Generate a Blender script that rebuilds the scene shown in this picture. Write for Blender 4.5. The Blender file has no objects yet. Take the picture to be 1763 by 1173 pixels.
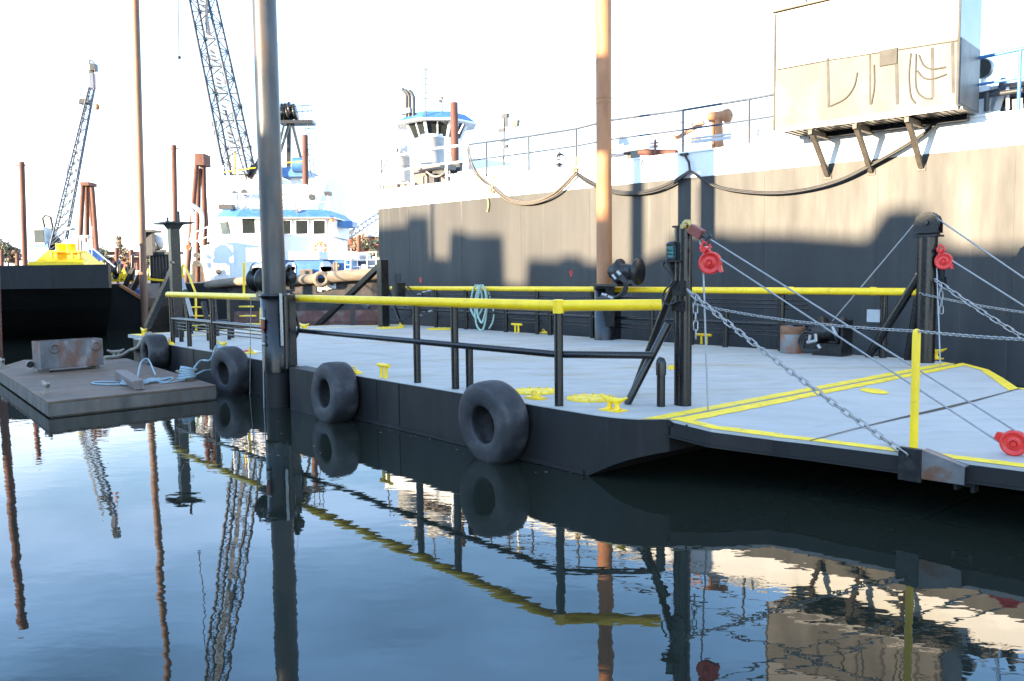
import bpy, math, random
from mathutils import Vector as V, Matrix, Quaternion
random.seed(7)
rad = math.radians
SC = bpy.context.scene
COL = SC.collection
# ------------------------------------------------------------------ camera
HC = 2.2; PITCH = .0787; ROLL = .0119; FPX = 1426.; CX, CY = 881.5, 586.5
F_ = V((0, math.cos(PITCH), -math.sin(PITCH))); R0 = V((1, 0, 0)); U0 = R0.cross(F_)
R_ = R0*math.cos(ROLL) - U0*math.sin(ROLL); U_ = R0*math.sin(ROLL) + U0*math.cos(ROLL)
C0 = V((0, 0, HC))
cd = bpy.data.cameras.new('Camera'); cam = bpy.data.objects.new('Camera', cd); COL.objects.link(cam)
cam.matrix_world = Matrix(((R_.x, U_.x, -F_.x, 0), (R_.y, U_.y, -F_.y, 0), (R_.z, U_.z, -F_.z, HC), (0, 0, 0, 1)))
cd.sensor_width = 36; cd.lens = FPX/1763*36; cd.clip_start = .05; cd.clip_end = 6000
SC.camera = cam
# ------------------------------------------------------------------ light
SUN_EL, SUN_TRAVEL = 8.0, 56.0                 # elevation, azimuth the light travels towards (from +Y clockwise)
a_ = rad(SUN_TRAVEL); e_ = rad(SUN_EL)
TRAVEL = V((math.sin(a_)*math.cos(e_), math.cos(a_)*math.cos(e_), -math.sin(e_)))
sl = bpy.data.lights.new('Sun', 'SUN'); so = bpy.data.objects.new('Sun', sl); COL.objects.link(so)
sl.energy = 4.0; sl.angle = rad(.5); sl.color = (1, .79, .52)
so.rotation_euler = TRAVEL.to_track_quat('-Z', 'Y').to_euler(); so.location = (-40, -40, 30)
w = bpy.data.worlds.new('World'); SC.world = w; w.use_nodes = True
nt = w.node_tree; N = nt.nodes; K = nt.links; N.clear()
out = N.new('ShaderNodeOutputWorld'); bg = N.new('ShaderNodeBackground'); sky = N.new('ShaderNodeTexSky')
sky.sky_type = 'NISHITA'; sky.sun_disc = False; sky.sun_elevation = e_; sky.sun_rotation = a_ + math.pi
sky.air_density = 1.0; sky.dust_density = .15; sky.ozone_density = 3.0
tc = N.new('ShaderNodeTexCoord'); mp = N.new('ShaderNodeMapping'); mp.inputs['Scale'].default_value = (1.2, 1.2, 4.5); mp.inputs['Rotation'].default_value = (.15, .3, .5); mp.inputs['Location'].default_value = (.35, .1, .2)
nz = N.new('ShaderNodeTexNoise'); nz.inputs['Scale'].default_value = 1.7; nz.inputs['Detail'].default_value = 7; nz.inputs['Roughness'].default_value = .55
rp = N.new('ShaderNodeValToRGB'); rp.color_ramp.elements[0].position = .34; rp.color_ramp.elements[1].position = .72
sx = N.new('ShaderNodeSeparateXYZ'); er = N.new('ShaderNodeMapRange'); er.inputs[1].default_value = 0; er.inputs[2].default_value = .7; er.inputs[3].default_value = 1; er.inputs[4].default_value = .3
mul = N.new('ShaderNodeMath'); mul.operation = 'MULTIPLY'
mx = N.new('ShaderNodeMix'); mx.data_type = 'RGBA'; mx.inputs[7].default_value = (4.6, 4.6, 4.6, 1)
c2 = N.new('ShaderNodeMix'); c2.data_type = 'RGBA'; c2.inputs[6].default_value = (4.4, 4.5, 4.8, 1); c2.inputs[7].default_value = (2.2, 4.4, 7.8, 1)
r2 = N.new('ShaderNodeMapRange'); r2.inputs[1].default_value = .12; r2.inputs[2].default_value = .42; r2.interpolation_type = 'SMOOTHSTEP'
K.new(tc.outputs['Generated'], mp.inputs['Vector']); K.new(mp.outputs[0], nz.inputs['Vector']); K.new(nz.outputs['Fac'], rp.inputs[0])
K.new(tc.outputs['Generated'], sx.inputs[0]); K.new(sx.outputs['Z'], r2.inputs[0]); K.new(r2.outputs[0], c2.inputs[0]); c3 = N.new('ShaderNodeMix'); c3.data_type = 'RGBA'; c3.inputs[7].default_value = (4.9, 5.1, 5.4, 1); r3 = N.new('ShaderNodeMapRange'); r3.inputs[1].default_value = .48; r3.inputs[2].default_value = .75
K.new(sx.outputs['Z'], r3.inputs[0]); K.new(r3.outputs[0], c3.inputs[0]); K.new(c2.outputs[2], c3.inputs[6]); K.new(c3.outputs[2], mx.inputs[7]); K.new(sx.outputs['Z'], er.inputs[0])
K.new(rp.outputs[0], mul.inputs[0]); K.new(er.outputs[0], mul.inputs[1])
K.new(mul.outputs[0], mx.inputs[0]); K.new(sky.outputs[0], mx.inputs[6]); K.new(mx.outputs[2], bg.inputs[0]); K.new(bg.outputs[0], out.inputs[0])
bg.inputs[1].default_value = .15
SC.view_settings.view_transform = 'Standard'; SC.view_settings.look = 'None'; SC.view_settings.gamma = 1; SC.view_settings.exposure = 2.65
SC.render.engine = 'CYCLES'
# ------------------------------------------------------------------ photo -> place
YAW = .7086
O = V((.8113, 8.9245, 0)); A = V((-math.sin(YAW), math.cos(YAW), 0)); B = V((math.cos(YAW), math.sin(YAW), 0)); UP = V((0, 0, 1))
def G(u, v, z=0): return O + A*u + B*v + UP*z            # the work barge's own frame
def ray(x, y): return F_*FPX + R_*(x-CX) - U_*(y-CY)
def plane(x, y, p, n):
    d = ray(x, y); return C0 + d*((p-C0).dot(n)/d.dot(n))
def Zp(x, y, z): return plane(x, y, V((0, 0, z)), UP)
def Vp(x, y, v): return plane(x, y, G(0, v), B)
def Up_(x, y, u): return plane(x, y, G(u, 0), A)
def Yp(x, y, Y): return plane(x, y, V((0, Y, 0)), V((0, 1, 0)))
h0, h1 = G(18.5, 8.8), G(-1.5, 11.1)
Hd = (h1-h0).normalized(); Hn = V((Hd.y, -Hd.x, 0))
if Hn.dot(C0-h0) < 0: Hn = -Hn
def Hp(x, y, off=0): return plane(x, y, h0+Hn*off, Hn)    # the big black hull's side plane
def HS(s, off, z): return h0 + Hd*s + Hn*off + UP*z
FB = .69                                                  # work barge deck height
UJ, Z0, SV = -1.75, .548, .0125                           # bow ramp: droops from the hinge to u = UJ, then lies level, a little higher on the far side
RPN = (UP - B*SV).normalized()
def rz(u, v):
    f = max(0, min(1, (-.85-u)/(-.85-UJ))); return FB + (Z0+SV*v-FB)*f
def GR(u, v, h=0): return G(u, v, rz(u, v) + h)
def Rp(x, y, off=0):
    z = .6
    for _ in range(80): p = Zp(x, y, z); z += .4*(rz((p-O).dot(A), (p-O).dot(B)) + off - z)
    return Zp(x, y, z)
# ------------------------------------------------------------------ mesh collecting
class MB:
    def __init__(s): s.v = []; s.f = []; s.sm = []
    def add(s, vs, fs, sm=False):
        o = len(s.v); s.v += [V(p) for p in vs]; s.f += [tuple(i+o for i in f) for f in fs]; s.sm += [sm]*len(fs); return s
    def box(s, c, sx, sy, sz, X=V((1, 0, 0)), Y=V((0, 1, 0)), Zv=UP):
        c = V(c); p = [c + X*(sx/2*i) + Y*(sy/2*j) + Zv*(sz/2*k) for k in (-1, 1) for i, j in ((-1, -1), (1, -1), (1, 1), (-1, 1))]
        return s.add(p, [(3, 2, 1, 0), (4, 5, 6, 7), (0, 1, 5, 4), (1, 2, 6, 5), (2, 3, 7, 6), (3, 0, 4, 7)])
    def beam(s, p0, p1, wd, ht=None, up=UP):
        p0, p1 = V(p0), V(p1); d = p1-p0; L = d.length; d = d/L; ht = ht or wd
        if abs(d.dot(up)) > .98: up = V((1, 0, 0)) if abs(d.x) < .9 else V((0, 1, 0))
        x = d.cross(up).normalized(); y = x.cross(d)
        return s.box((p0+p1)/2, wd, L, ht, x, d, y)
    def tube(s, p0, p1, r, r2=None, n=12, cap=True):
        return s.path([p0, p1], [r, r if r2 is None else r2], n, cap)
    def path(s, pts, r, n=8, cap=True, closed=False):
        pts = [V(p) for p in pts]; m = len(pts); rs = r if isinstance(r, (list, tuple)) else [r]*m
        vs = []; fs = []; prev = None
        for i, p in enumerate(pts):
            if closed: t = pts[(i+1) % m]-pts[i-1]
            else: t = pts[min(i+1, m-1)]-pts[max(i-1, 0)]
            t = t.normalized() if t.length > 1e-9 else UP
            if prev is None:
                ref = UP if abs(t.z) < .9 else V((1, 0, 0)); x = t.cross(ref).normalized()
            else:
                x = prev - t*prev.dot(t); x = x.normalized()
            prev = x; y = t.cross(x)
            vs += [p + (x*math.cos(2*math.pi*k/n) + y*math.sin(2*math.pi*k/n))*rs[i] for k in range(n)]
        for i in range(m if closed else m-1):
            j = (i+1) % m
            fs += [(i*n+k, i*n+(k+1) % n, j*n+(k+1) % n, j*n+k) for k in range(n)]
        s.add(vs, fs, True)
        if cap and not closed:
            s.add(vs[:n], [tuple(range(n))[::-1]]); s.add(vs[-n:], [tuple(range(n))])
        return s
    def lathe(s, prof, c, ax=UP, n=24, sm=True, a0=0, a1=2*math.pi):
        c = V(c); ax = V(ax).normalized(); ref = UP if abs(ax.z) < .9 else V((1, 0, 0)); x = ax.cross(ref).normalized(); y = ax.cross(x)
        full = a1-a0 > 6.28; nn = n if full else n+1
        vs = [c + ax*h + (x*math.cos(a0+(a1-a0)*k/n) + y*math.sin(a0+(a1-a0)*k/n))*r for r, h in prof for k in range(nn)]
        fs = []
        for i in range(len(prof)-1):
            for k in range(n):
                k2 = (k+1) % nn; fs.append((i*nn+k, i*nn+k2, (i+1)*nn+k2, (i+1)*nn+k))
        return s.add(vs, fs, sm)
    def disc(s, c, r, h, ax=UP, n=24):
        c = V(c); ax = V(ax).normalized(); return s.tube(c, c+ax*h, r, n=n)
    def prism(s, poly, ext):
        poly = [V(p) for p in poly]; ext = V(ext); n = len(poly); q = [p+ext for p in poly]
        fs = [tuple(range(n))[::-1], tuple(range(n, 2*n))] + [(i, (i+1) % n, n+(i+1) % n, n+i) for i in range(n)]
        return s.add(poly+q, fs)
    def torus(s, c, R, r, ax=UP, n=24, m=10):
        c = V(c); ax = V(ax).normalized(); ref = UP if abs(ax.z) < .9 else V((1, 0, 0)); x = ax.cross(ref).normalized(); y = ax.cross(x)
        return s.path([c + (x*math.cos(2*math.pi*k/n)+y*math.sin(2*math.pi*k/n))*R for k in range(n)], r, m, closed=True)
    def ball(s, c, r, n=14, m=8, sq=1):
        return s.lathe([(max(r*math.sin(math.pi*i/m), 1e-4), -r*sq*math.cos(math.pi*i/m)) for i in range(m+1)], c, UP, n)
def crv(pts, k=8):                                        # smooth curve through points
    pts = [V(p) for p in pts]; P = [pts[0]*2-pts[1]] + pts + [pts[-1]*2-pts[-2]]; o = []
    for i in range(1, len(P)-2):
        a, b, c, d = P[i-1:i+3]
        for j in range(k):
            t = j/k; o.append(.5*((2*b) + (c-a)*t + (2*a-5*b+4*c-d)*t*t + (3*b-a-3*c+d)*t**3))
    return o + [pts[-1]]
def sag(p0, p1, d, n=24):
    return [V(p0).lerp(V(p1), i/n) - UP*(4*d*(i/n)*(1-i/n)) for i in range(n+1)]
BASE = {}
def pieces(mb):
    n = len(mb.v); par = list(range(n))
    def f(i):
        while par[i] != i: par[i] = par[par[i]]; i = par[i]
        return i
    for q in mb.f:
        a = f(q[0])
        for j in q[1:]: par[f(j)] = a
    ids = {}
    for i in range(n): ids.setdefault(f(i), []).append(i)
    isl = list(ids.values())
    if len(isl) < 2 or len(isl) > 500: return [mb]
    bb = []
    for it in isl:
        P = [mb.v[i] for i in it]; bb.append(([min(p[k] for p in P) for k in range(3)], [max(p[k] for p in P) for k in range(3)]))
    m = len(isl); g = list(range(m))
    def h(i):
        while g[i] != i: i = g[i]
        return i
    sz = [max(b[1][k]-b[0][k] for k in range(3)) for b in bb]
    for i in range(m):
        for j in range(i+1, m):
            d = math.sqrt(sum(max(0, bb[i][0][k]-bb[j][1][k], bb[j][0][k]-bb[i][1][k])**2 for k in range(3)))
            if d <= max(.02, .46*max(sz[i], sz[j])): g[h(j)] = h(i)
    own = {}
    for t_, it in enumerate(isl):
        for i in it: own[i] = h(t_)
    out_ = {}
    for c in sorted(set(own.values())):
        o_ = MB(); mp_ = {}
        for i in range(n):
            if own[i] == c: mp_[i] = len(o_.v); o_.v.append(mb.v[i])
        for q, sm_ in zip(mb.f, mb.sm):
            if own[q[0]] == c: o_.f.append(tuple(mp_[i] for i in q)); o_.sm.append(sm_)
        out_[c] = o_
    return list(out_.values())
def obj(name, mb, m, parent=None, base=None, bev=0, label=None):
    if parent is not None:
        ps = pieces(mb)
        if len(ps) > 1: return [obj1(name, q, m, parent, base, bev, label) for q in ps][0]
    return obj1(name, mb, m, parent, base, bev, label)
def obj1(name, mb, m, parent=None, base=None, bev=0, label=None):
    if parent is not None:
        r = parent
        while r.parent: r = r.parent
        base = BASE[r.name]
    elif base is None:
        lo = min(p.z for p in mb.v); n = len(mb.v); base = V((sum(p.x for p in mb.v)/n, sum(p.y for p in mb.v)/n, lo))
    base = V(base); me = bpy.data.meshes.new(name); me.from_pydata([tuple(p-base) for p in mb.v], [], mb.f)
    me.polygons.foreach_set('use_smooth', mb.sm); me.update()
    import bmesh
    bm = bmesh.new(); bm.from_mesh(me); bmesh.ops.recalc_face_normals(bm, faces=bm.faces); bm.to_mesh(me); bm.free()
    me.materials.append(m)
    o = bpy.data.objects.new(name, me); COL.objects.link(o)
    if parent is not None: o.parent = parent
    else: o.location = base; BASE[o.name] = base
    if bev:
        b = o.modifiers.new('Bevel', 'BEVEL'); b.width = bev; b.segments = 2; b.limit_method = 'ANGLE'; b.angle_limit = rad(50)
    if label: o['label'] = label
    return o
def tag(o, label, cat, group=None):
    o['label'] = label; o['category'] = cat
    if group: o['group'] = group
    return o
def thing(name, label, cat, base, group=None):
    o = bpy.data.objects.new(name, None); COL.objects.link(o); o.empty_display_size = .2
    o.location = base; BASE[o.name] = V(base); return tag(o, label, cat, group)
def one(name, mb, m, label, cat, group=None, bev=0, base=None):
    return tag(obj(name, mb, m, None, base, bev), label, cat, group)
def struct(name, mb, m, base=None):
    o = obj(name, mb, m, None, base); o['kind'] = 'structure'; return o
def dup(root, loc, rot=None, label=None):
    def cp(o, par):
        c = o.copy(); COL.objects.link(c)
        if par is not None: c.parent = par
        for ch in [q for q in ALL if q.parent == o]: cp(ch, c)
        return c
    ALL = list(COL.objects); r = cp(root, None); r.location = loc
    if rot is not None: r.rotation_euler = rot
    if label: r['label'] = label
    BASE[r.name] = V(loc); return r
# ------------------------------------------------------------------ materials
def mat(name, col, rough=.5, metal=0., var=.25, scale=3., stretch=(1, 1, 1), stain=None, samt=.5, sscale=1.2, sstretch=None, bump=0., bscale=40., spec=.5, coat=0., rvar=.15, sedge=(.5, .68), mid=None):
    m = bpy.data.materials.new(name); m.use_nodes = True; t = m.node_tree; n = t.nodes; k = t.links
    p = n['Principled BSDF']; p.inputs['Roughness'].default_value = rough; p.inputs['Metallic'].default_value = metal
    p.inputs['Specular IOR Level'].default_value = spec
    if coat: p.inputs['Coat Weight'].default_value = coat; p.inputs['Coat Roughness'].default_value = .15
    c = n.new('ShaderNodeTexCoord')
    def noise(sc, st, det=5):
        a = n.new('ShaderNodeMapping'); a.inputs['Scale'].default_value = st; k.new(c.outputs['Object'], a.inputs[0])
        b = n.new('ShaderNodeTexNoise'); b.inputs['Scale'].default_value = sc; b.inputs['Detail'].default_value = det; b.inputs['Roughness'].default_value = .6
        k.new(a.outputs[0], b.inputs['Vector']); return b.outputs['Fac']
    f = noise(scale, stretch); r = n.new('ShaderNodeValToRGB'); k.new(f, r.inputs[0])
    r.color_ramp.elements[0].position = .3; r.color_ramp.elements[1].position = .7
    r.color_ramp.elements[0].color = tuple(x*(1-var) for x in col)+(1,); r.color_ramp.elements[1].color = tuple(min(1, x*(1+var)) for x in col)+(1,)
    o = r.outputs[0]
    def mixin(o, colr, amt, sc, st, edge):
        g = noise(sc, st, 8); q = n.new('ShaderNodeMapRange'); q.inputs[1].default_value = edge[0]; q.inputs[2].default_value = edge[1]; q.inputs[4].default_value = amt; k.new(g, q.inputs[0])
        x = n.new('ShaderNodeMix'); x.data_type = 'RGBA'; k.new(q.outputs[0], x.inputs[0]); k.new(o, x.inputs[6]); x.inputs[7].default_value = tuple(colr)+(1,); return x.outputs[2]
    if stain: o = mixin(o, stain, samt, sscale, sstretch or stretch, sedge)
    if mid: o = mixin(o, *mid)
    k.new(o, p.inputs['Base Color'])
    if rvar:
        q = n.new('ShaderNodeMapRange'); q.inputs[3].default_value = max(.02, rough-rvar); q.inputs[4].default_value = min(1, rough+rvar); k.new(noise(scale*2.3, stretch), q.inputs[0]); k.new(q.outputs[0], p.inputs['Roughness'])
    if bump:
        bm = n.new('ShaderNodeBump'); bm.inputs['Strength'].default_value = min(1, bump); bm.inputs['Distance'].default_value = .01; k.new(noise(bscale, (1, 1, 1), 4), bm.inputs['Height']); k.new(bm.outputs[0], p.inputs['Normal'])
    return m
M = {}
M['hullblk'] = mat('work_barge_black', (.0165, .0162, .0165), .58, spec=.28, var=.2, scale=1.6, stretch=(1, 1, .5), stain=(.045, .046, .05), samt=.3, sscale=9, sstretch=(1, 1, .12), sedge=(.55, .8), bump=.10, bscale=5)
M['blk'] = mat('black_gloss_paint', (.006, .006, .0075), .3, var=.3, scale=6, stain=(.05, .045, .04), samt=.15, sscale=11, sedge=(.6, .75), bump=.04, bscale=30)
M['blkm'] = mat('black_machinery', (.007, .007, .008), .4, var=.5, scale=14, stain=(.05, .045, .04), samt=.5, sscale=12, bump=.2, bscale=60)
M['deck'] = mat('grey_nonskid_deck', (.41, .40, .37), .75, var=.10, scale=1.2, stretch=(.6, 3, 1), stain=(.34, .27, .16), samt=.75, sscale=.8, sstretch=(.6, 1.8, 1), sedge=(.53, .72), bump=.5, bscale=120, mid=((.20, .20, .19), .5, 3.4, (.6, 1.5, 1), (.54, .76)), rvar=.1)
M['ramp'] = mat('grey_nonskid_ramp', (.42, .41, .385), .75, var=.08, scale=1.2, stretch=(.6, 3, 1), stain=(.30, .20, .13), samt=.35, sscale=1.1, sstretch=(.6, 2.0, 1), sedge=(.58, .75), bump=.5, bscale=120, mid=((.24, .235, .22), .42, 3.6, (.6, 1.5, 1), (.54, .78)), rvar=.1)
M['yel'] = mat('yellow_safety_paint', (.95, .60, .010), .38, var=.1, scale=4, stain=(.36, .22, .03), samt=.6, sscale=10, sedge=(.6, .72), bump=.08, bscale=30)
M['yeldk'] = mat('yellow_deck_marking', (.90, .61, .02), .6, var=.12, scale=5, stain=(.30, .26, .16), samt=.6, sscale=9, sedge=(.55, .7), bump=.4, bscale=110)
M['rub'] = mat('old_tyre_rubber', (.022, .022, .025), .62, var=.35, scale=5, stain=(.11, .10, .095), samt=.45, sscale=4, bump=.35, bscale=26)
M['bighull'] = mat('large_barge_black_paint', (.026, .0262, .0267), .55, var=.38, scale=.8, stretch=(1, 1, .18), stain=(.085, .08, .075), samt=.35, sscale=2.4, sstretch=(1, 1, .05), sedge=(.5, .8), bump=.6, bscale=1.3, mid=((.17, .16, .15), .5, 5.5, (1, 1, .03), (.62, .80)))
M['white'] = mat('white_marine_paint', (.76, .77, .78), .45, var=.06, scale=1.5, stain=(.50, .40, .28), samt=.35, sscale=3, sstretch=(1, 1, .2), sedge=(.58, .8))
M['blue'] = mat('blue_marine_paint', (.045, .15, .38), .45, var=.12, scale=2, stain=(.2, .3, .45), samt=.3, sscale=3)
M['steel'] = mat('brushed_pile_steel', (.066, .064, .062), .42, metal=.3, var=.5, scale=2.2, stretch=(1, 1, .35), stain=(.13, .07, .035), samt=.7, sscale=2.0, sstretch=(1, 1, .4), bump=.15, bscale=25)
M['rust'] = mat('rusty_red_pile', (.105, .036, .022), .72, var=.35, scale=2.5, stretch=(1, 1, .3), stain=(.05, .026, .02), samt=.55, sscale=1.8, sstretch=(1, 1, .25), bump=.3, bscale=18)
M['orange'] = mat('orange_rust_spud', (.40, .175, .075), .62, var=.22, scale=1.6, stretch=(1, 1, .3), stain=(.22, .08, .03), samt=.6, sscale=1.8, sstretch=(1, 1, .3), bump=.2, bscale=22)
M['brownpile'] = mat('brown_weathered_pile', (.15, .085, .055), .65, var=.4, scale=1.5, stretch=(1, 1, .25), stain=(.25, .09, .04), samt=.7, sscale=.5, sstretch=(1, 1, .6), bump=.2, bscale=20)
M['galv'] = mat('galvanised_steel', (.36, .36, .36), .42, metal=.75, var=.15, scale=20)
M['wire'] = mat('wire_rope_steel', (.30, .305, .31), .45, metal=.5, var=.2, scale=60)
M['red'] = mat('red_block_paint', (.70, .028, .022), .33, var=.15, scale=9, stain=(.20, .02, .02), samt=.5, sscale=14, bump=.1, bscale=30)
M['brownred'] = mat('rusty_red_fitting', (.22, .05, .035), .55, var=.3, scale=20, bump=.2, bscale=60)
M['greengl'] = mat('green_lantern_glass', (.01, .10, .09), .12, var=.1, scale=10, rvar=0)
M['glass'] = mat('dark_window_glass', (.02, .025, .025), .06, var=.2, scale=2, rvar=0, spec=.8)
M['rope'] = mat('weathered_rope', (.28, .24, .19), .9, var=.3, scale=60, bump=.6, bscale=120)
M['bluerope'] = mat('pale_blue_rope', (.27, .36, .40), .9, var=.25, scale=60, bump=.6, bscale=120)
M['grnrope'] = mat('pale_green_rope', (.36, .50, .42), .9, var=.2, scale=60, bump=.6, bscale=140)
M['hose'] = mat('black_rubber_hose', (.014, .014, .015), .5, var=.3, scale=20)
M['hosebr'] = mat('dusty_brown_hose', (.09, .075, .06), .6, var=.3, scale=20)
M['raft'] = mat('rusty_raft_plate', (.125, .086, .058), .8, var=.35, scale=1.6, stain=(.16, .08, .045), samt=.55, sscale=1.3, sedge=(.42, .7), bump=.5, bscale=30, mid=((.05, .045, .042), .6, 2.2, (1, 1, 1), (.52, .7)))
M['raftside'] = mat('weathered_raft_side', (.11, .095, .08), .75, var=.4, scale=3, stretch=(1, 1, .25), stain=(.15, .09, .055), samt=.5, sscale=2.4, sstretch=(1, 1, .4), bump=.4, bscale=20)
M['bin'] = mat('worn_steel_bin', (.15, .145, .145), .65, metal=.2, var=.4, scale=4, stretch=(1, 1, .4), stain=(.17, .075, .04), samt=.85, sscale=3.2, sstretch=(1, 1, .5), sedge=(.44, .62), bump=.3, bscale=30, mid=((.42, .42, .42), .5, 4.5, (1, 1, .3), (.60, .75)))
M['drum'] = mat('rusty_steel_drum', (.20, .195, .19), .55, metal=.3, var=.2, scale=3, stain=(.26, .09, .035), samt=.9, sscale=3.5, sedge=(.40, .56), bump=.2, bscale=30)
M['rustplate'] = mat('rusting_bare_plate', (.17, .16, .155), .5, metal=.4, var=.25, scale=4, stain=(.18, .075, .035), samt=.9, sscale=5, sedge=(.45, .6), bump=.2, bscale=30)
M['wood'] = mat('grey_timber', (.17, .135, .12), .85, var=.35, scale=5, stretch=(4, 4, 1), bump=.5, bscale=24)
M['ss'] = mat('stainless_cladding', (.17, .165, .16), .3, metal=.35, var=.06, scale=1.2, bump=.25, bscale=1.4, rvar=.04)
M['ss2'] = mat('dark_reflection_stainless', (.105, .102, .097), .45, metal=0., spec=.15, var=.3, scale=1.6, stretch=(1, 1, .5), stain=(.20, .192, .178), samt=.9, sscale=1.0, bump=.2, bscale=1.8, rvar=.05)  # darker tone carries the mirrored surroundings in its colour
M['ss3'] = mat('dark_trim_and_reflection', (.075, .072, .067), .6, metal=0., spec=.12, var=.2, scale=4)  # corner trim, and dark shapes standing for mirrored things
M['bracket'] = mat('weathered_bracket_steel', (.075, .064, .055), .6, var=.3, scale=6)
M['rustband'] = mat('rust_brown_band', (.21, .095, .045), .75, var=.3, scale=6)
M['grey'] = mat('light_grey_paint', (.45, .46, .47), .5, var=.1, scale=3)
M['dkgrey'] = mat('dark_steel_grey', (.03, .033, .037), .5, var=.3, scale=4, stain=(.07, .045, .035), samt=.4, sscale=5)
M['boom'] = mat('blue_grey_crane_steel', (.022, .036, .062), .5, var=.3, scale=1.5, stain=(.14, .08, .06), samt=.35, sscale=2)
M['boommid'] = mat('mid_blue_crane_steel', (.06, .085, .13), .5, var=.3, scale=1.5)
M['boomlt'] = mat('pale_crane_steel', (.17, .20, .25), .5, var=.3, scale=1.5, stain=(.2, .12, .08), samt=.35, sscale=2)
M['tan'] = mat('sunbleached_fender', (.23, .185, .14), .9, var=.3, scale=3, stretch=(.4, 1, 1), stain=(.07, .06, .055), samt=.7, sscale=1.2, bump=.4, bscale=12)
M['tughull'] = mat('tug_black_hull', (.03, .029, .029), .6, var=.4, scale=1.3, stain=(.14, .09, .075), samt=.5, sscale=1.6, sstretch=(1, 1, .6), bump=.2, bscale=6)
M['boot'] = mat('worn_red_boot_top', (.17, .075, .06), .7, var=.4, scale=1.8, stain=(.3, .26, .23), samt=.5, sscale=3)
M['ring'] = mat('orange_lifebuoy', (.75, .16, .06), .5, var=.1, scale=5)
M['leaf'] = mat('autumn_foliage', (.30, .21, .14), .8, var=.5, scale=.6)
M['leafg'] = mat('dull_green_foliage', (.16, .165, .11), .8, var=.5, scale=.6)
M['bark'] = mat('tree_bark', (.07, .05, .035), .9, var=.3, scale=3)
M['brick'] = mat('far_red_cladding', (.26, .09, .07), .8, var=.2, scale=.5)
M['conc'] = mat('shed_cladding', (.16, .15, .14), .8, var=.2, scale=.6)
M['soil'] = mat('far_bank_soil', (.10, .085, .06), .95, var=.4, scale=.05)
M['bronze'] = mat('yellow_brass_chain', (.5, .36, .12), .5, metal=.3, var=.2, scale=20)
# water: real reflection, small ripples, calmer in patches
wm = bpy.data.materials.new('harbour_water'); wm.use_nodes = True; t = wm.node_tree; n = t.nodes; k = t.links
p = n['Principled BSDF']; p.inputs['Base Color'].default_value = (.013, .016, .012, 1); p.inputs['Roughness'].default_value = .008; p.inputs['IOR'].default_value = 1.333
p.inputs['Specular IOR Level'].default_value = .5
c = n.new('ShaderNodeTexCoord')
def wn(scale, st, det, rot=0.):
    a = n.new('ShaderNodeMapping'); a.inputs['Scale'].default_value = st; a.inputs['Rotation'].default_value = (0, 0, rot); k.new(c.outputs['Object'], a.inputs[0])
    b = n.new('ShaderNodeTexNoise'); b.inputs['Scale'].default_value = scale; b.inputs['Detail'].default_value = det; b.inputs['Roughness'].default_value = .5; k.new(a.outputs[0], b.inputs['Vector']); return b.outputs['Fac']
def mth(op, a, b):
    q = n.new('ShaderNodeMath'); q.operation = op
    for i, x in enumerate((a, b)):
        if isinstance(x, (int, float)): q.inputs[i].default_value = x
        else: k.new(x, q.inputs[i])
    return q.outputs[0]
small = wn(3.2, (1, 1.7, 1), 2.5, .3); mid_ = wn(.9, (1, 1.5, 1), 2, -.2); patch = wn(.22, (1, 1, 1), 2)
pr = n.new('ShaderNodeMapRange'); k.new(patch, pr.inputs[0]); pr.inputs[1].default_value = .38; pr.inputs[2].default_value = .62; pr.inputs[3].default_value = .35; pr.inputs[4].default_value = 1
hgt = mth('ADD', mth('MULTIPLY', mth('MULTIPLY', small, .0014), pr.outputs[0]), mth('MULTIPLY', mid_, .0022))
bm_ = n.new('ShaderNodeBump'); bm_.inputs['Strength'].default_value = 1; bm_.inputs['Distance'].default_value = 1; k.new(hgt, bm_.inputs['Height']); k.new(bm_.outputs[0], p.inputs['Normal'])
M['water'] = wm
# ------------------------------------------------------------------ setting
mb = MB(); mb.add([(-900, -120, 0), (900, -120, 0), (900, 900, 0), (-900, 900, 0)], [(0, 1, 2, 3)]); struct('water', mb, M['water'], (0, 0, 0))
mb = MB(); yb = 330
pr_ = [(-420 + 12*i, yb + 6*math.sin(i*.9), 1.0 + .6*math.sin(i*1.7)) for i in range(72)]
vs = []; 
for x, y, z in pr_: vs += [(x, y-3, -.4), (x, y, z), (x, y+60, z+3.5), (x, y+62, -.4)]
fs = []
for i in range(len(pr_)-1):
    for j in range(3): fs.append((i*4+j, (i+1)*4+j, (i+1)*4+j+1, i*4+j+1))
mb.add(vs, fs); struct('far_bank', mb, M['soil'], (0, yb, 0))
# ================================================================== the shed ashore behind the viewer (unseen, its outline shaped to throw the hull's shadow)
def back(x, y, L=44): return Hp(x, y) - TRAVEL*L
prof = [(560, 405), (655, 392), (700, 388), (702, 372), (738, 372), (742, 442), (772, 446), (775, 398), (800, 398), (803, 404), (866, 404), (870, 488), (904, 492), (908, 446), (962, 448), (966, 440), (1000, 440), (1004, 450), (1085, 458),
        (1150, 428), (1153, 405), (1252, 398), (1256, 404), (1340, 402), (1490, 410), (1505, 385), (1525, 358), (1592, 356), (1600, 404), (1640, 424), (1763, 424), (1900, 424)]
sd = thing('shadow_shed', 'unseen grey shed behind the viewer, outlined to cast the shadow along the black hull', 'building', back(1200, 420) * 1.0 - UP*back(1200, 420).z)
hp_ = [HS(-26, 0, 2.1), HS(-4.6, 0, 2.1), HS(-4.5, 0, 3.1)] + [Hp(*q) for q in prof[1:-1]] + [HS(21, 0, 3.25), HS(42, 0, 3.3)]
pts = [q - TRAVEL*44 for q in hp_]; hv = V((TRAVEL.x, TRAVEL.y, 0)).normalized()
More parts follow.
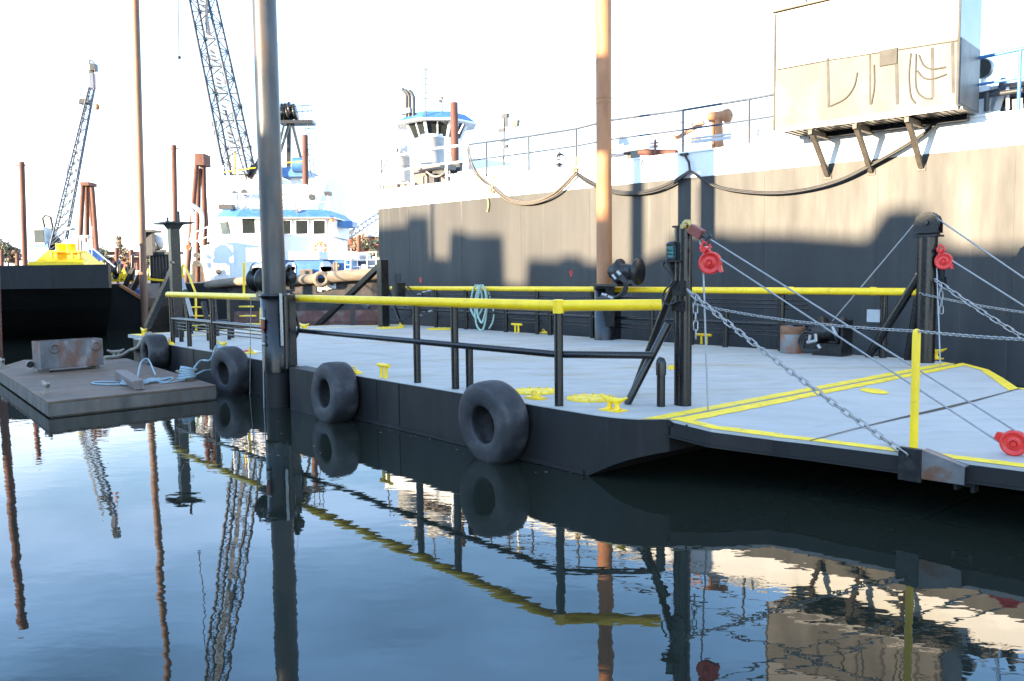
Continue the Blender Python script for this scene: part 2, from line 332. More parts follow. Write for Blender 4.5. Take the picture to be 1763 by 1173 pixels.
lat = V((-hv.y, hv.x, 0))
pl = [p - hv*((p-pts[0]).dot(hv)) for p in pts]           # flatten into one wall plane facing the water
pl = [p + UP*((q-p).dot(hv)*math.tan(e_)) for p, q in zip(pl, pts)]
lo = [V((pl[-1].x, pl[-1].y, -.5)), V((pl[0].x, pl[0].y, -.5))]
mb = MB(); mb.prism(pl + lo, -hv*.35); obj('wall', mb, M['conc'], sd)
mb = MB(); c_ = (pl[0]+pl[-1])/2; Ln = (pl[0]-pl[-1]); Ln.z = 0
hmin = min(p.z for p in pl)
mb.box(V((c_.x, c_.y, hmin/2-.5)) - hv*9, Ln.length*.98, 17, hmin-1, lat, hv); obj('hall', mb, M['conc'], sd)
mb = MB()
for s_ in range(7):
    q = pl[0].lerp(pl[-1], (s_+.5)/7); mb.box(V((q.x, q.y, 2.0)) + hv*.03, 3.2, .06, 3.4, lat, hv)
obj('door_panels', mb, M['dkgrey'], sd)
def mast(s, r, off, nm, lb, rr=M['rust'], dist=26, extra=None):
    q = Hp(*s) - TRAVEL*dist; b_ = V((q.x, q.y, -1)); top = q.z + 4
    mb = MB(); mb.tube(b_, V((q.x, q.y, top)), r, n=20); return one(nm, mb, rr, lb, 'pile', base=V((q.x, q.y, 0)))
mast((1097, 330), .2, 0, 'shadow_pile', 'unseen pile added behind the viewer to cast a shadow strip on the hull')  # added out of view for the broad vertical shadow on the hull
mast((744, 345), .06, 0, 'shadow_pole', 'unseen thin pole added behind the viewer to cast a narrow shadow strip', M['dkgrey'])  # added out of view for the narrow vertical shadow on the hull
# unseen tower added to throw the wide shadow right of the orange spud
q0, q1, q2, q3 = [Hp(*q) - TRAVEL*30 for q in ((1160, 285), (1219, 285), (1168, 400), (1240, 400))]
dk = thing('shadow_tower', 'unseen one-legged tower added behind the viewer to shade the hull and orange spud', 'tower', V((q0.x, q0.y, 0)))
mb = MB(); t0 = V((q0.x, q0.y, q0.z)); t1 = V((q1.x, q1.y, q1.z))
mb.prism([t0 - UP*.25, t1 - UP*.1, t1+UP*1.9, t0+UP*1.9], -hv*.8); obj('head', mb, M['dkgrey'], dk)
mb = MB(); mb.beam(t1 - UP*.4 - (t1-t0)*.1 - hv*.4, V((q1.x, q1.y, -.5)) + (t1-t0)*.0 - hv*.4, .22, .22); obj('leg', mb, M['dkgrey'], dk)

# ================================================================== the work barge
WB = thing('work_barge', 'flat grey-decked black work barge with yellow handrails and a bow ramp', 'barge', G(7.5, 4, 0))
st = [(16.2, 0, -.4), (12, 0, -.4), (8, 0, -.4), (4, 0, -.4), (.45, 0, -.4), (.22, 0, -.22), (0, 0, .0), (-.2, .015, .10), (-.38, .05, .19), (-.55, .12, .26), (-.7, .23, .31), (-.82, .38, .34)]
BW = 7.96
st = st[:6] + [tuple(p) for p in crv(st[6:], 4)]
mb = MB(); n = len(st); vs = []
for u, v, z in st: vs += [G(u, v, FB-.012), G(u, v, z), G(u, BW-v, z), G(u, BW-v, FB-.012)]
fs = []
for i in range(n-1):
    for j in range(4): fs.append((i*4+j, (i+1)*4+j, (i+1)*4+(j+1) % 4, i*4+(j+1) % 4))
fs += [(0, 1, 2, 3), tuple(4*(n-1)+j for j in (3, 2, 1, 0))]
mb.add(vs, fs)
mb.beam(G(16, -.012, .03), G(.05, -.012, .03), .05, .024, A)           # rubbing strip at the waterline
mb.prism([G(6.62, -.30, -.4), G(5.5, -.30, -.4), G(5.5, -.30, .60), G(5.62, -.30, .70), G(6.62, -.30, .715)], B*.3)   # spud pocket fairing
mb.prism([G(7.35, -.30, -.4), G(7.05, -.30, -.4), G(7.05, -.30, .66), G(7.35, -.30, .66)], B*.3)
for u in (1.9, 3.75, 4.35, 9.6, 11.9): mb.beam(G(u, -.004, .66), G(u, -.004, .06), .012, .006, A)   # plate seams
hull = obj('hull', mb, M['hullblk'], WB)
edge = [(u, v) for u, v, z in st]
mb = MB(); top = [G(u, v+.004, FB-.012) for u, v in edge] + [G(u, BW-v-.004, FB-.012) for u, v in edge[::-1]]
mb.prism(top, UP*.012); deck = obj('deck', mb, M['deck'], WB)
mb = MB()
for u_ in (1.9, 4.35, 6.8, 9.6, 11.9, 14.2): mb.beam(G(u_, .02, FB+.001), G(u_, BW-.02, FB+.001), .014, .004)
for v_ in (2.0, 4.0, 6.0): mb.beam(G(.1, v_, FB+.0015), G(15.9, v_, FB+.0015), .014, .004)
obj1('weld_seam', mb, M['ramp'], deck)
def strip(pts_in, pts_out, zoff, m, nm, par, fn=G, z=FB):
    mb = MB(); a = [fn(u, v, z+zoff) if fn is G else fn(u, v, zoff) for u, v in pts_in]; b = [fn(u, v, z+zoff) if fn is G else fn(u, v, zoff) for u, v in pts_out]
    n = len(a); mb.add(a+b, [(i, i+1, n+i+1, n+i) for i in range(n-1)]); return obj(nm, mb, m, par)
rnd = [random.uniform(-.012, .012) for _ in range(60)]
vv = [.30+.08*0 + (BW-.6)*i/40 for i in range(41)]
strip([(-.805, v) for v in vv], [(-.63+rnd[i], v-.16*(i == 0)) for i, v in enumerate(vv)], .004, M['yeldk'], 'yellow_marking', deck)
strip([(15.98, .1+7.7*i/10) for i in range(11)], [(16.16, .1+7.7*i/10) for i in range(11)], .004, M['yeldk'], 'yellow_marking', deck)
# stern ramp
SRP = [(16.25, .55), (19.3, .75), (19.3, 3.2), (18.2, 6.9), (16.25, 7.3)]
mb = MB(); mb.prism([G(u, v, FB-.10-.02*(u-16)) for u, v in SRP], UP*.09); sr = obj('stern_ramp', mb, M['ramp'], WB)
strip([(16.3, .57), (19.27, .78), (19.27, 3.2), (18.17, 6.88)], [(16.3, .80), (19.05, 1.0), (19.05, 3.1), (18.0, 6.7)], 0, M['yeldk'], 'yellow_marking', sr, lambda u, v, h: G(u, v, FB-.006-.02*(u-16)))
# bow ramp
def gu(p): d = p-O; return (d.dot(A), d.dot(B))
NE = [(-.85, .36)] + [gu(Rp(*q)) for q in ((1225, 739), (1330, 752.5), (1395, 760), (1570, 782), (1763, 806))]
NE.append((-5.6, NE[-1][1]+.12))
FE = [(-.85, 7.84)] + [gu(Rp(*q)) for q in ((1702, 637), (1725, 650), (1752, 668))]
FE += [(FE[-1][0]-.35, FE[-1][1]+.05), (-5.6, FE[-1][1]-.1)]
def pw(E, u):
    for a, b in zip(E, E[1:]):
        if u >= b[0]: return a[1] + (b[1]-a[1])*(u-a[0])/(b[0]-a[0]), (b[1]-a[1])/(b[0]-a[0])
    return E[-1][1], 0
US = sorted(set([round(-.85-i*.05, 4) for i in range(96)] + [p[0] for p in NE[1:-1]+FE[1:-1]] + [UJ]), reverse=True)
US = [u for u in US if u >= -5.6]
mb = MB(); nv_ = 15; tp = []
for u in US:
    a, b = pw(NE, u)[0], pw(FE, u)[0]; tp += [GR(u, a+(b-a)*k/(nv_-1)) for k in range(nv_)]
nu = len(US); fs = [(i*nv_+k, i*nv_+k+1, (i+1)*nv_+k+1, (i+1)*nv_+k) for i in range(nu-1) for k in range(nv_-1)]
bt_ = [p-UP*.03 for p in tp]; o2 = len(tp); fs2 = [tuple(q+o2 for q in f) for f in fs]
sd_ = [(i*nv_, (i+1)*nv_, (i+1)*nv_+o2, i*nv_+o2) for i in range(nu-1)] + [(i*nv_+nv_-1, (i+1)*nv_+nv_-1, (i+1)*nv_+nv_-1+o2, i*nv_+nv_-1+o2) for i in range(nu-1)]
mb.add(tp+bt_, fs+fs2+sd_); br = obj1('bow_ramp', mb, M['ramp'], WB)
rpt = NE
for E_, sg in ((NE, 1), (FE, -1)):
    us = [u for u in US if u <= -.85]; inn = []; ou = []
    for i, u in enumerate(us):
        v, sl_ = pw(E_, u); wd = .155*min(2.2, math.sqrt(1+sl_*sl_)); ou.append((u, v+sg*.006)); inn.append((u, v+sg*(wd+.01*math.sin(i*1.7)*.6)))
    strip(ou, inn, .005, M['yeldk'], 'yellow_marking', br, GR)
strip([(-.865, v) for v in vv], [(-1.0+rnd[i], v+.25*(i == 0)) for i, v in enumerate(vv)], .0055, M['yeldk'], 'yellow_marking', br, GR)
mb = MB()
for E_, sg in ((NE, 1), (FE, -1)):
    ch_ = [GR(u, v+sg*.02) for u, v in E_]
    for q in (.0,):
        sec = [(-.025, -.032), (.025, -.032), (.025, -.178), (-.025, -.178)]; vs = []
        for p in ch_: vs += [p + B*(a*1.0) + UP*b for a, b in sec]
        mb.add(vs, [(i*4+k, i*4+(k+1) % 4, (i+1)*4+(k+1) % 4, (i+1)*4+k) for i in range(len(ch_)-1) for k in range(4)])
        vs = []
        for p in ch_: vs += [p + B*a + UP*b for a, b in ((-.06, -.165), (.03, -.165), (.03, -.184), (-.06, -.184))]
        mb.add(vs, [(i*4+k, i*4+(k+1) % 4, (i+1)*4+(k+1) % 4, (i+1)*4+k) for i in range(len(ch_)-1) for k in range(4)])
for u in (-1.6, -2.6, -3.7): mb.beam(GR(u, 1.35, -.115), GR(u, 6.2 if u < -2 else 7.0, -.115), .06, .15)
for v in (2.2, 4.8): mb.beam(GR(-1, v, -.14), GR(-2.05, v, -.14), .1, .16); mb.beam(GR(-2.05, v, -.14), GR(-5.5, v, -.14), .1, .16)
obj('edge_beam', mb, M['hullblk'], br)
mb = MB(); jp = []; a, b = gu(Rp(1395, 760)), gu(Rp(1757, 670))
for i in range(25):
    f = i/24; wv = .012+.026*math.exp(-((f-.55)/.2)**2); jp.append((a[0]+(b[0]-a[0])*f + .02*math.sin(f*7), a[1]+(b[1]-a[1])*f, wv*.8))
mb.add([GR(u-w_, v, .009) for u, v, w_ in jp] + [GR(u+w_, v, .009) for u, v, w_ in jp], [(i, i+1, 25+i+1, 25+i) for i in range(24)]); obj('joint_seal', mb, M['hose'], br)
mb = MB(); mb.add([GR(gu(Rp(1505, 674))[0] + .17*math.cos(k*math.pi/16), gu(Rp(1505, 674))[1] + .17*math.sin(k*math.pi/16), .006) for k in range(32)], [tuple(range(32))]); obj('hatch_cover', mb, M['yeldk'], br)
mb = MB()
for v in (.55, 1.5, 2.6, 3.8, 5.0, 6.2, 7.3): mb.tube(G(-.845, v-.2, FB-.05), G(-.845, v+.2, FB-.05), .035, n=10)
mb.beam(G(-.835, .4, FB-.09), G(-.835, 7.6, FB-.09), .06, .14); mb.box(G(-.95, .42, FB-.10), .16, .03, .12, A, B)

obj('hinge', mb, M['blkm'], br)
yb_ = GR(NE[4][0], NE[4][1]+.03)
mb = MB(); PH = Vp(1570, 566, (yb_-O).dot(B)).z - yb_.z; mb.path([yb_-UP*.1, yb_+UP*(PH-.045), yb_+UP*(PH-.012), yb_+UP*PH], [.036, .036, .028, .008], 14); obj('chain_post', mb, M['yel'], br)
mb = MB(); mb.box(yb_ + UP*-.09 - B*.055, .20, .05, .30, A, B); obj('post_bracket', mb, M['blkm'], br, bev=.004)
e0 = yb_ - B*.062
mb = MB(); mb.prism([e0 - A*.105 + UP*.06, e0 - A*.105 - UP*.20, e0 - A*.46 - UP*.19, e0 - A*.46 - UP*.03], -B*.012)
mb.prism([e0 - A*.105 + UP*.06, e0 - A*.46 - UP*.03, e0 - A*.46 - UP*.03 + B*.1, e0 - A*.105 + UP*.06 + B*.1], UP*-.012)
obj('gusset_plate', mb, M['rustplate'], br)
mb = MB(); q = GR(-3.42, NE[5][1]+.05, -.225); mb.box(q, .17, .03, .05, A, B); mb.box(q+A*.07, .03, .1, .12, A, B); mb.box(q-A*.07, .03, .1, .12, A, B); obj('latch', mb, M['blkm'], br)

def rail(nm, v, zt, zm, u0, u1, posts, toprail_pts, midpts, rt, rp_, rm, extra=()):
    mb = MB(); mb.path(midpts, rm, 12)
    for e in extra: mb.path(e, .014, 8)
    r = obj(nm, mb, M['blk'], WB)
    mb = MB(); mb.path(toprail_pts, rt, 16)
    for u in posts: mb.lathe([(rp_*1.15, -.02), (rt*1.12, -.005), (rt*1.14, 0)], G(u, v, zt - .02), A, 8) if False else None
    obj('top_rail', mb, M['yel'], r)
    for pz in posts:
        u, vv_, z0, z1 = pz; mb = MB(); mb.tube(G(u, vv_, z0), G(u, vv_, z1), rp_, n=14); obj('post', mb, M['blk'], r)
    return r
ZT, ZM = 1.845, 1.285
nr = rail('guard_rail', .15, ZT, ZM, 0, 0, [(.6, .15, FB, ZT-.05), (2.62, .17, FB, ZT-.05), (2.50, .32, FB, ZM), (3.52, .17, FB, ZT-.05), (11.1, .15, FB, ZT-.05), (11.35, .2, FB, ZM), (12.55, .15, FB, ZM), (13.65, .15, FB, ZT-.05), (14.1, .5, FB, ZM-.15)],
     [G(13.85, .15, ZT), G(8, .15, ZT-.004), G(.6, .15, ZT), G(-.2, 1.0, ZT)], [G(13.7, .15, ZM), G(7, .15, ZM-.005), G(.62, .15, ZM), Vp(1122, 612, .93)], .064, .052, .042,
     [[G(13.6, .2, z), G(8.1, .2, z)] for z in (1.19, 1.12, 1.05)])
mb = MB(); mb.tube(G(.6, .15, ZT-.085), G(.6, .15, ZT+.06), .066, n=14); mb.lathe([(.066, 0), (.05, .012), (.001, .014)], G(.6, .15, ZT+.06), UP, 14); obj('collar', mb, M['yel'], nr)
mb = MB(); mb.path([G(14.1, .5, ZM-.15), G(13.9, 1.6, ZM-.13)], .04, 10); mb.tube(G(13.9, 1.6, FB), G(13.9, 1.6, ZM-.13), .045); mb.tube(G(13.95, 1.1, FB), G(13.95, 1.1, ZM-.15), .045); obj('end_frame', mb, M['blk'], nr)
fpx = [751, 779, 803, 871, 925, 947, 1020, 1122, 1190, 1249, 1345, 1521]
fr = rail('guard_rail', 7.8, ZT, 1.2, 0, 0, [((Vp(x, 570, 7.8)-O).dot(A), 7.8, FB, ZT-.05 if x in (751, 803, 925, 1020, 1345, 1521) else 1.45) for x in fpx],
     [G(16.2, 7.8, ZT-.01), G(8, 7.8, ZT), G(-.2, 7.62, ZT)], [G(16.2, 7.8, 1.2), G(8, 7.8, 1.2), G(.3, 7.8, 1.2)], .064, .062, .04,
     [[G(13.9, 7.86, z), G(1.9, 7.86, z)] for z in (1.66, 1.58, 1.50, 1.05, .97)])
mb = MB()
for u in (2.2, .62, 7.4): mb.lathe([(.066, -.05), (.076, -.045), (.076, .045), (.066, .05)], G(u, 7.76 if u < 3 else 7.8, ZT), A, 14)
obj('collar', mb, M['yel'], fr)
for ps in ([Vp(690, 515, 7.75), Vp(705, 535, 7.75), Vp(712, 555, 7.75)],):
    mb = MB(); mb.path([Vp(668, 500, 7.75), Vp(692, 562, 7.75)], .05, 10); obj('end_brace', mb, M['blk'], fr)
# hydraulic hoses with bright fittings on the far rail
mb = MB()
for i, (a, b, c, d) in enumerate([((695, 485), (708, 500), (716, 508), (740, 508)), ((692, 490), (706, 508), (718, 520), (728, 506)), ((680, 492), (700, 535), (716, 540), (735, 537)), ((655, 540), (680, 552), (705, 545), (712, 520))]):
    mb.path(crv([Vp(*q, 7.7-.02*i) for q in (a, b, c, d)]), .02, 8)
obj('hose', mb, M['hose'], fr)
mb = MB()
for x, y in ((722, 507), (731, 503), (739, 501), (731, 538), (741, 536), (724, 543)): mb.tube(Vp(x-3, y+.4, 7.68), Vp(x+3, y-.4, 7.68), .03, n=8)
obj('hose_fitting', mb, M['galv'], fr)
mb = MB(); mb.box(G(15.3, 7.5, 1.75), .35, .25, .5, A, B)
for i in range(4): mb.tube(G(15.1+.1*i, 7.45, 2.0), G(15.1+.1*i, 7.45, 2.3), .012, n=6)
obj('valve_block', mb, M['blkm'], WB)
# bow posts
def cylx(x, y, v, z=None): return Vp(x, y, v)
bp = G(-.37, 1.18)
mb = MB(); mb.tube(bp+UP*FB - A*.03, bp+UP*2.72 - A*.03, .076, n=24); mb.tube(bp+UP*FB + A*.035, bp+UP*2.72+A*.035, .07, n=24); mb.box(bp+UP*2.725, .21, .14, .02, A, B)
mb.box(bp + UP*2.03 - B*.07, .17, .05, .17, A, B); mb.box(bp + UP*1.83 - B*.03 , .16, .15, .12, A, B)
post = obj('bow_post', mb, M['blk'], WB)
mb = MB(); mb.tube(G(-.2, 1.13, 1.62), G(.12, .78, FB), .045, n=14); obj('brace', mb, M['blk'], post)
mb = MB(); mb.tube(G(-.28, 1.18, 2.15), G(.62, 1.45, FB), .045, n=14); obj('brace', mb, M['blk'], post)
q = Vp(1160, 450, 1.12)
mb = MB(); mb.box(q, .24, .2, .015, A, B); mb.prism([q - A*.10 - UP*.008, q + A*.11 - UP*.008, q - A*.1 - UP*.30], B*.02); mb.prism([q - A*.02 - UP*.008, q + A*.05 - UP*.008, q + A*.03 - UP*.28, q - A*.02-UP*.28], B*.1); obj('lantern_shelf', mb, M['blkm'], post)
l0 = q + A*.02 + UP*.01
lan = thing('navigation_lantern', 'green glass navigation lantern on the shelf of the nearer bow post', 'lantern', l0)
mb = MB(); mb.lathe([(.0, 0), (.075, 0), (.075, .02), (.066, .025), (.066, .035)], l0, UP, 18); mb.lathe([(.066, .165), (.072, .17), (.072, .185), (.06, .20), (.03, .215), (.001, .218)], l0, UP, 18)
for i in range(5):
    an = i*1.257; mb.tube(l0+A*.073*math.cos(an)+B*.073*math.sin(an)+UP*.01, l0+A*.073*math.cos(an)+B*.073*math.sin(an)+UP*.19, .006, n=6)
obj('cage', mb, M['blkm'], lan)
mb = MB(); mb.lathe([(.062, .03), (.064, .05), (.058, .055), (.064, .065), (.064, .09), (.058, .1), (.064, .11), (.064, .135), (.058, .14), (.062, .17)], l0, UP, 20); obj('lens', mb, M['greengl'], lan)
mb = MB(); mb.path(crv([Vp(*p_, 1.05) for p_ in ((1145, 450), (1142, 458), (1152, 470), (1158, 485), (1145, 500), (1141, 513), (1150, 525), (1165, 520))]), .011, 8); one('power_cable', mb, M['hose'], 'thin black cable looping from the green lantern down the bow post', 'cable')
# pipe vent
mb = MB(); q = G(-.25, .94, FB); mb.tube(q, q+UP*.42, .048, n=16); mb.path([q+UP*.36, q+UP*.50, q+UP*.535 - B*.012, q+UP*.555-B*.03], [.058, .058, .048, .02], 16); obj('vent_pipe', mb, M['blk'], WB)
# far bow post
fp = G(-.37, 7.55)
mb = MB(); mb.tube(fp+UP*FB, fp+UP*2.74, .15, n=24); mb.box(fp+UP*2.2 - A*.2, .14, .05, .6, A, B); mb.box(fp+UP*2.02-A*.22, .14, .1, .14, A, B)
fpost = obj('bow_post', mb, M['blk'], WB)
mb = MB(); mb.tube(G(-.25, 7.55, 2.12), Zp(1495, 615, FB), .07, n=14); obj('brace', mb, M['blk'], fpost)
mb = MB(); mb.tube(G(-.25, 7.55, 1.75), Zp(1563, 620, FB), .07, n=14); obj('brace', mb, M['blk'], fpost)
hc_ = fp + UP*2.97
mb = MB(); mb.box(fp+UP*2.755, .38, .32, .03, A, B); mb.box(fp+UP*2.80, .36, .06, .06, A, B)
for sgn in (-1, 1):
    o_ = hc_ + B*(.09*sgn - .0125)
    mb.prism([o_ + A*.19-UP*.17, o_-A*.19-UP*.17, o_-A*.19-UP*.0, o_ - A*.15+UP*.1, o_-A*.06+UP*.17, o_+A*.06+UP*.17, o_+A*.15+UP*.1, o_+A*.19], B*.025)
    mb.disc(hc_+B*sgn*.10, .05, .03*sgn, B, 14)
obj('sheave_head', mb, M['blkm'], fpost)
mb = MB(); mb.lathe([(.05, -.04), (.17, -.05), (.17, -.035), (.14, 0), (.17, .035), (.17, .05), (.05, .04)], hc_, B, 24); obj('sheave', mb, M['dkgrey'], fpost)
# stern posts
def sternpost(u, v, ztop, r, foot, cap):
    c = G(u, v); mb = MB(); mb.box(c+UP*(FB+ztop)/2, r*2, r*2, ztop-FB, A, B)
    p = obj('stern_post', mb, M['blk'], WB, bev=.01)
    mb = MB(); mb.beam(c+UP*(2.55 if cap else 2.6), foot, .16, .16); obj('brace', mb, M['blk'], p)
    if cap:
        mb = MB(); mb.box(c+UP*(ztop+.02), 1.0, .7, .04, A, B); mb.lathe([(.12, -.2), (.27, 0)], c+UP*ztop, UP, 4, False)
        mb.beam(c+UP*2.62, c+UP*2.62 - A*.9 - B*.4, .05); mb.tube(c+A*.42+UP*ztop, c+A*.42+UP*(ztop+.2), .03); mb.tube(c-A*.42+UP*ztop, c-A*.42+UP*(ztop+.3), .03); obj('cap_plate', mb, M['dkgrey'], p)
    return p
sternpost(15.8, 1.0, 3.62, .12, Vp(254, 562, 1.0), True)
sternpost(15.4, 7.0, 2.72, .13, Vp(546, 562, 7.0), False)
mb = MB(); mb.beam(Vp(607, 514, 7.0), Vp(607, 562, 7.0), .12); mb.beam(Vp(600, 508, 7.0), Vp(635, 530, 7.0), .1); obj('stern_strut', mb, M['dkgrey'], WB)
for (x0, y0, x1, y1, wd, m_) in ((318, 500, 330, 594, .22, 'blk'), (313, 480, 330, 545, .05, 'galv'), (365, 512, 372, 585, .3, 'blk'), (396, 515, 398, 590, .2, 'blk'), (350, 520, 362, 580, .12, 'blk')):
    mb = MB(); mb.beam(Vp(x0, y0, 1.9), Vp(x1, y1, 1.9), wd, .1, B); obj('stern_frame', mb, M[m_], WB)
# yellow boarding ladders at the stern
def ladder(ps, rungs, v):
    mb = MB()
    for p in ps: mb.path([Vp(x, y, v) for x, y in p], .032, 10)
    for x0, x1, y in rungs: mb.beam(Vp(x0, y, v), Vp(x1, y, v), .16, .035)
    obj('boarding_ladder', mb, M['yel'], WB)
ladder([[(315, 505), (314, 460), (316, 455), (320, 462), (337, 505), (338, 575)]], [(326, 351, 529), (331, 356, 544), (334, 360, 560)], 2.4)
ladder([[(420, 510), (420, 452)], [(449, 530), (449, 562)]], [(416, 432, 528), (417, 436, 544), (420, 442, 558)], 2.4)
# fittings: bitts, cleats, hatches, chocks
def bitt(pos, dir_, w_=.30, h=.19):
    p = V(pos); d = dir_; mb = MB()
    for s in (-.065, .065): mb.tube(p+d*s, p+d*s+UP*h, .026, n=12)
    mb.path([p-d*w_/2+UP*h, p+d*w_/2+UP*h], .03, 12); obj('bitt', mb, M['yel'], WB)
def cleat(pos, d, s=1.):
    p = V(pos); mb = MB(); x = d.cross(UP)
    mb.box(p+UP*.008, .26*s, .16*s, .016, d, x)
    for q in (-.05, .05): mb.path([p+d*q*s*1.3+UP*.01, p+d*q*s+UP*.05*s, p+d*q*s*1.1+UP*.10*s], [.04*s, .026*s, .034*s], 10)
    mb.path([p+d*t_*s+UP*h*s for t_, h in ((-.19, .155), (-.13, .125), (-.06, .108), (.06, .108), (.13, .125), (.19, .155))], [.010*s, .022*s, .032*s, .032*s, .022*s, .010*s], 10); obj('cleat', mb, M['yel'], WB)
bitt(Zp(661, 651, FB), A); bitt(Zp(1212, 593, FB), A, .36, .2); bitt(Zp(890, 573, FB), A, .4, .22)
cleat(Zp(1056, 707, FB), A, 1.05); cleat(Zp(1605, 618, FB), A, 1.2); cleat(Zp(383, 604, FB), A, 1.3); cleat(Zp(524, 571, FB), A, 1.5); cleat(Zp(248, 578, FB), A, 1.3)
def hatch(c, r, nb=14):
    c = V(c); mb = MB(); mb.disc(c, r, .016, UP, 36)
    for i in range(nb):
        an = i*2*math.pi/nb; mb.disc(c+(A*math.cos(an)+B*math.sin(an))*r*.9+UP*.016, .016, .018, UP, 8)
    h = obj('hatch_cover', mb, M['yeldk'], WB)
hatch(Zp(1018, 687, FB), .30); hatch(Zp(922, 675, FB), .29); hatch(Zp(672, 565, FB), .42); hatch(Zp(760, 567, FB), .42)
def chock(p, s=1.):
    p = V(p); mb = MB(); mb.box(p+UP*.012, .22*s, .10*s, .024, A, B); mb.lathe([(.05*s, 0), (.035*s, .03), (.001, .034)], p+UP*.024-A*.03, UP, 10); mb.torus(p+UP*.05*s+A*.03, .035*s, .009*s, B, 12, 6); obj('deck_eye', mb, M['yel'], WB)
for q in ((612, 643), (922, 687), (690, 562), (937, 574), (432, 609), (293, 593)): chock(Zp(*q, FB), 1.2 if q[0] > 600 else 1.5)
mb = MB(); q = Zp(932, 687, FB); mb.disc(q, .022, .03, UP, 12); obj('deck_plug', mb, M['yel'], WB)
mb = MB(); mb.box(Zp(1157, 636, FB)+UP*.03, .06, .12, .06, A, B); obj('deck_plug', mb, M['yel'], WB)
mb = MB(); q = Zp(434, 604.5, FB+.004); mb.add([q-A*.28-B*.12, q+A*.28-B*.12, q+A*.28+B*.12, q-A*.28+B*.12], [(0, 1, 2, 3)]); obj('stencil_patch', mb, M['white'], deck)
mb = MB(); q = Zp(427, 604.5, FB+.008); mb.torus(q, .10, .012, UP, 16, 4); mb.beam(q-A*.1, q+A*.1, .03, .006); obj('stencil_mark', mb, M['red'], deck)
# spud sleeves and winches
def sleeve(c, r, z0, z1, nm='spud_sleeve'):
    mb = MB(); mb.lathe([(r, z0), (r, z1), (r-.02, z1), (r-.02, z0), (r, z0)], c, UP, 28); mb.lathe([(r+.012, z1-.05), (r+.02, z1-.045), (r+.02, z1+.003), (r-.02, z1+.003)], c, UP, 28); return mb
_q = Vp(470, 440, -.28) - O; PN = G(_q.dot(A), -.28)
mb = sleeve(PN, .235, .60, 1.93); mb.box(PN+B*.22+UP*1.3, .3, .18, 1.22, A, B); mb.tube(PN-A*.2+B*.1+UP*.66, PN-A*.2+B*.1+UP*1.9, .07)
ns = obj('spud_sleeve', mb, M['blk'], WB)
mb = MB(); mb.box(PN - A*.285 - B*.02 + UP*1.5, .012, .05, .88, A, B); obj('wear_strip', mb, M['galv'], ns)
def winch(c, ax, r, L, nm='spud_winch'):
    c = V(c); ax = ax.normalized(); mb = MB(); mb.lathe([(.02, -L/2), (r, -L/2), (r, -L/2+.04), (r*.62, -L/2+.05), (r*.62, L/2-.05), (r, L/2-.04), (r, L/2), (.02, L/2)], c, ax, 26)
    w_ = obj(nm, mb, M['blkm'], WB)
    mb = MB(); mb.lathe([(.02, 0), (r*.72, 0), (r*.72, .10), (r*.5, .12), (r*.5, .2), (r*.25, .21), (r*.25, .26), (.01, .26)], c - ax*(L/2), -ax, 18)
    for i in range(10):
        an = i*.628; x = ax.cross(UP).normalized(); y = ax.cross(x); mb.disc(c-ax*(L/2+.1)+(x*math.cos(an)+y*math.sin(an))*r*.6, .014, .03, -ax, 6)
    obj('motor', mb, M['blkm'], w_); return w_
wn_ = winch(Vp(452, 482, .12), -A, .24, .42)
mb = MB(); q = Vp(452, 482, .12); mb.box(q - UP*.12, .34, .12, .52, A, B); mb.box(q-UP*.34, .5, .3, .04, A, B); mb.beam(q-UP*.34+B*.1, q-UP*.9+B*.12-A*.2, .12); mb.lathe([(.16, -.06), (.16, .06)], q+UP*.18+A*.15, A, 14); obj('mount', mb, M['blkm'], wn_)
q = Vp(495, 478, .12); mb = MB(); mb.lathe([(.02, 0), (.15, 0), (.15, .06), (.09, .07), (.09, .18), (.001, .18)], q, A*-1, 14); mb.tube(q+UP*.1, q+UP*.2-A*.1, .04); mb.tube(q-UP*.08-A*.15, q-UP*.2-A*.12, .03); obj('valve', mb, M['blkm'], wn_)
mb = MB()
for d_ in (0, .07): mb.path(crv([Vp(500, 515, .1+d_), Vp(509, 540, .1+d_), Vp(514, 565, .1+d_), Vp(508, 583, .1+d_), Vp(497, 592, .15+d_), Vp(485, 590, .2+d_)]), .024, 8)
obj('hose', mb, M['hose'], wn_)
PF = G(6.85, 7.62)
mb = sleeve(PF, .235, FB-.3, 1.92); mb.box(PF+B*.25+UP*1.2, .34, .25, 1.3, A, B); fs_ = obj('spud_sleeve', mb, M['blk'], WB)
mb = MB(); mb.box(Vp(1050, 491, 7.45), .9, .5, .05, A, B); mb.beam(Vp(1050, 492, 7.45), Vp(1050, 560, 7.6), .2); obj('winch_shelf', mb, M['blkm'], fs_)
fw = winch(Vp(1083, 468, 7.4), -A+B*.2, .29, .5)
mb = MB()
for i in range(3): mb.path(crv([Vp(1062-i*2, 466+i*5, 7.0), Vp(1072, 476+i*4, 6.95), Vp(1080-i*2, 490, 6.95), Vp(1076-i*3, 505, 7.0), Vp(1062-i*4, 511+i, 7.1), Vp(1040-i*6, 508+i*3, 7.3)]), .024, 8)
obj('hose', mb, M['hose'], fw)
mb = MB()
for x, y, x1, y1 in ((1063, 468, 1069, 474), (1055, 474, 1061, 481), (1037, 507, 1046, 509), (1048, 511, 1056, 514)): mb.tube(Vp(x, y, 6.93), Vp(x1, y1, 6.93), .035, n=8)
obj('hose_fitting', mb, M['galv'], fw)
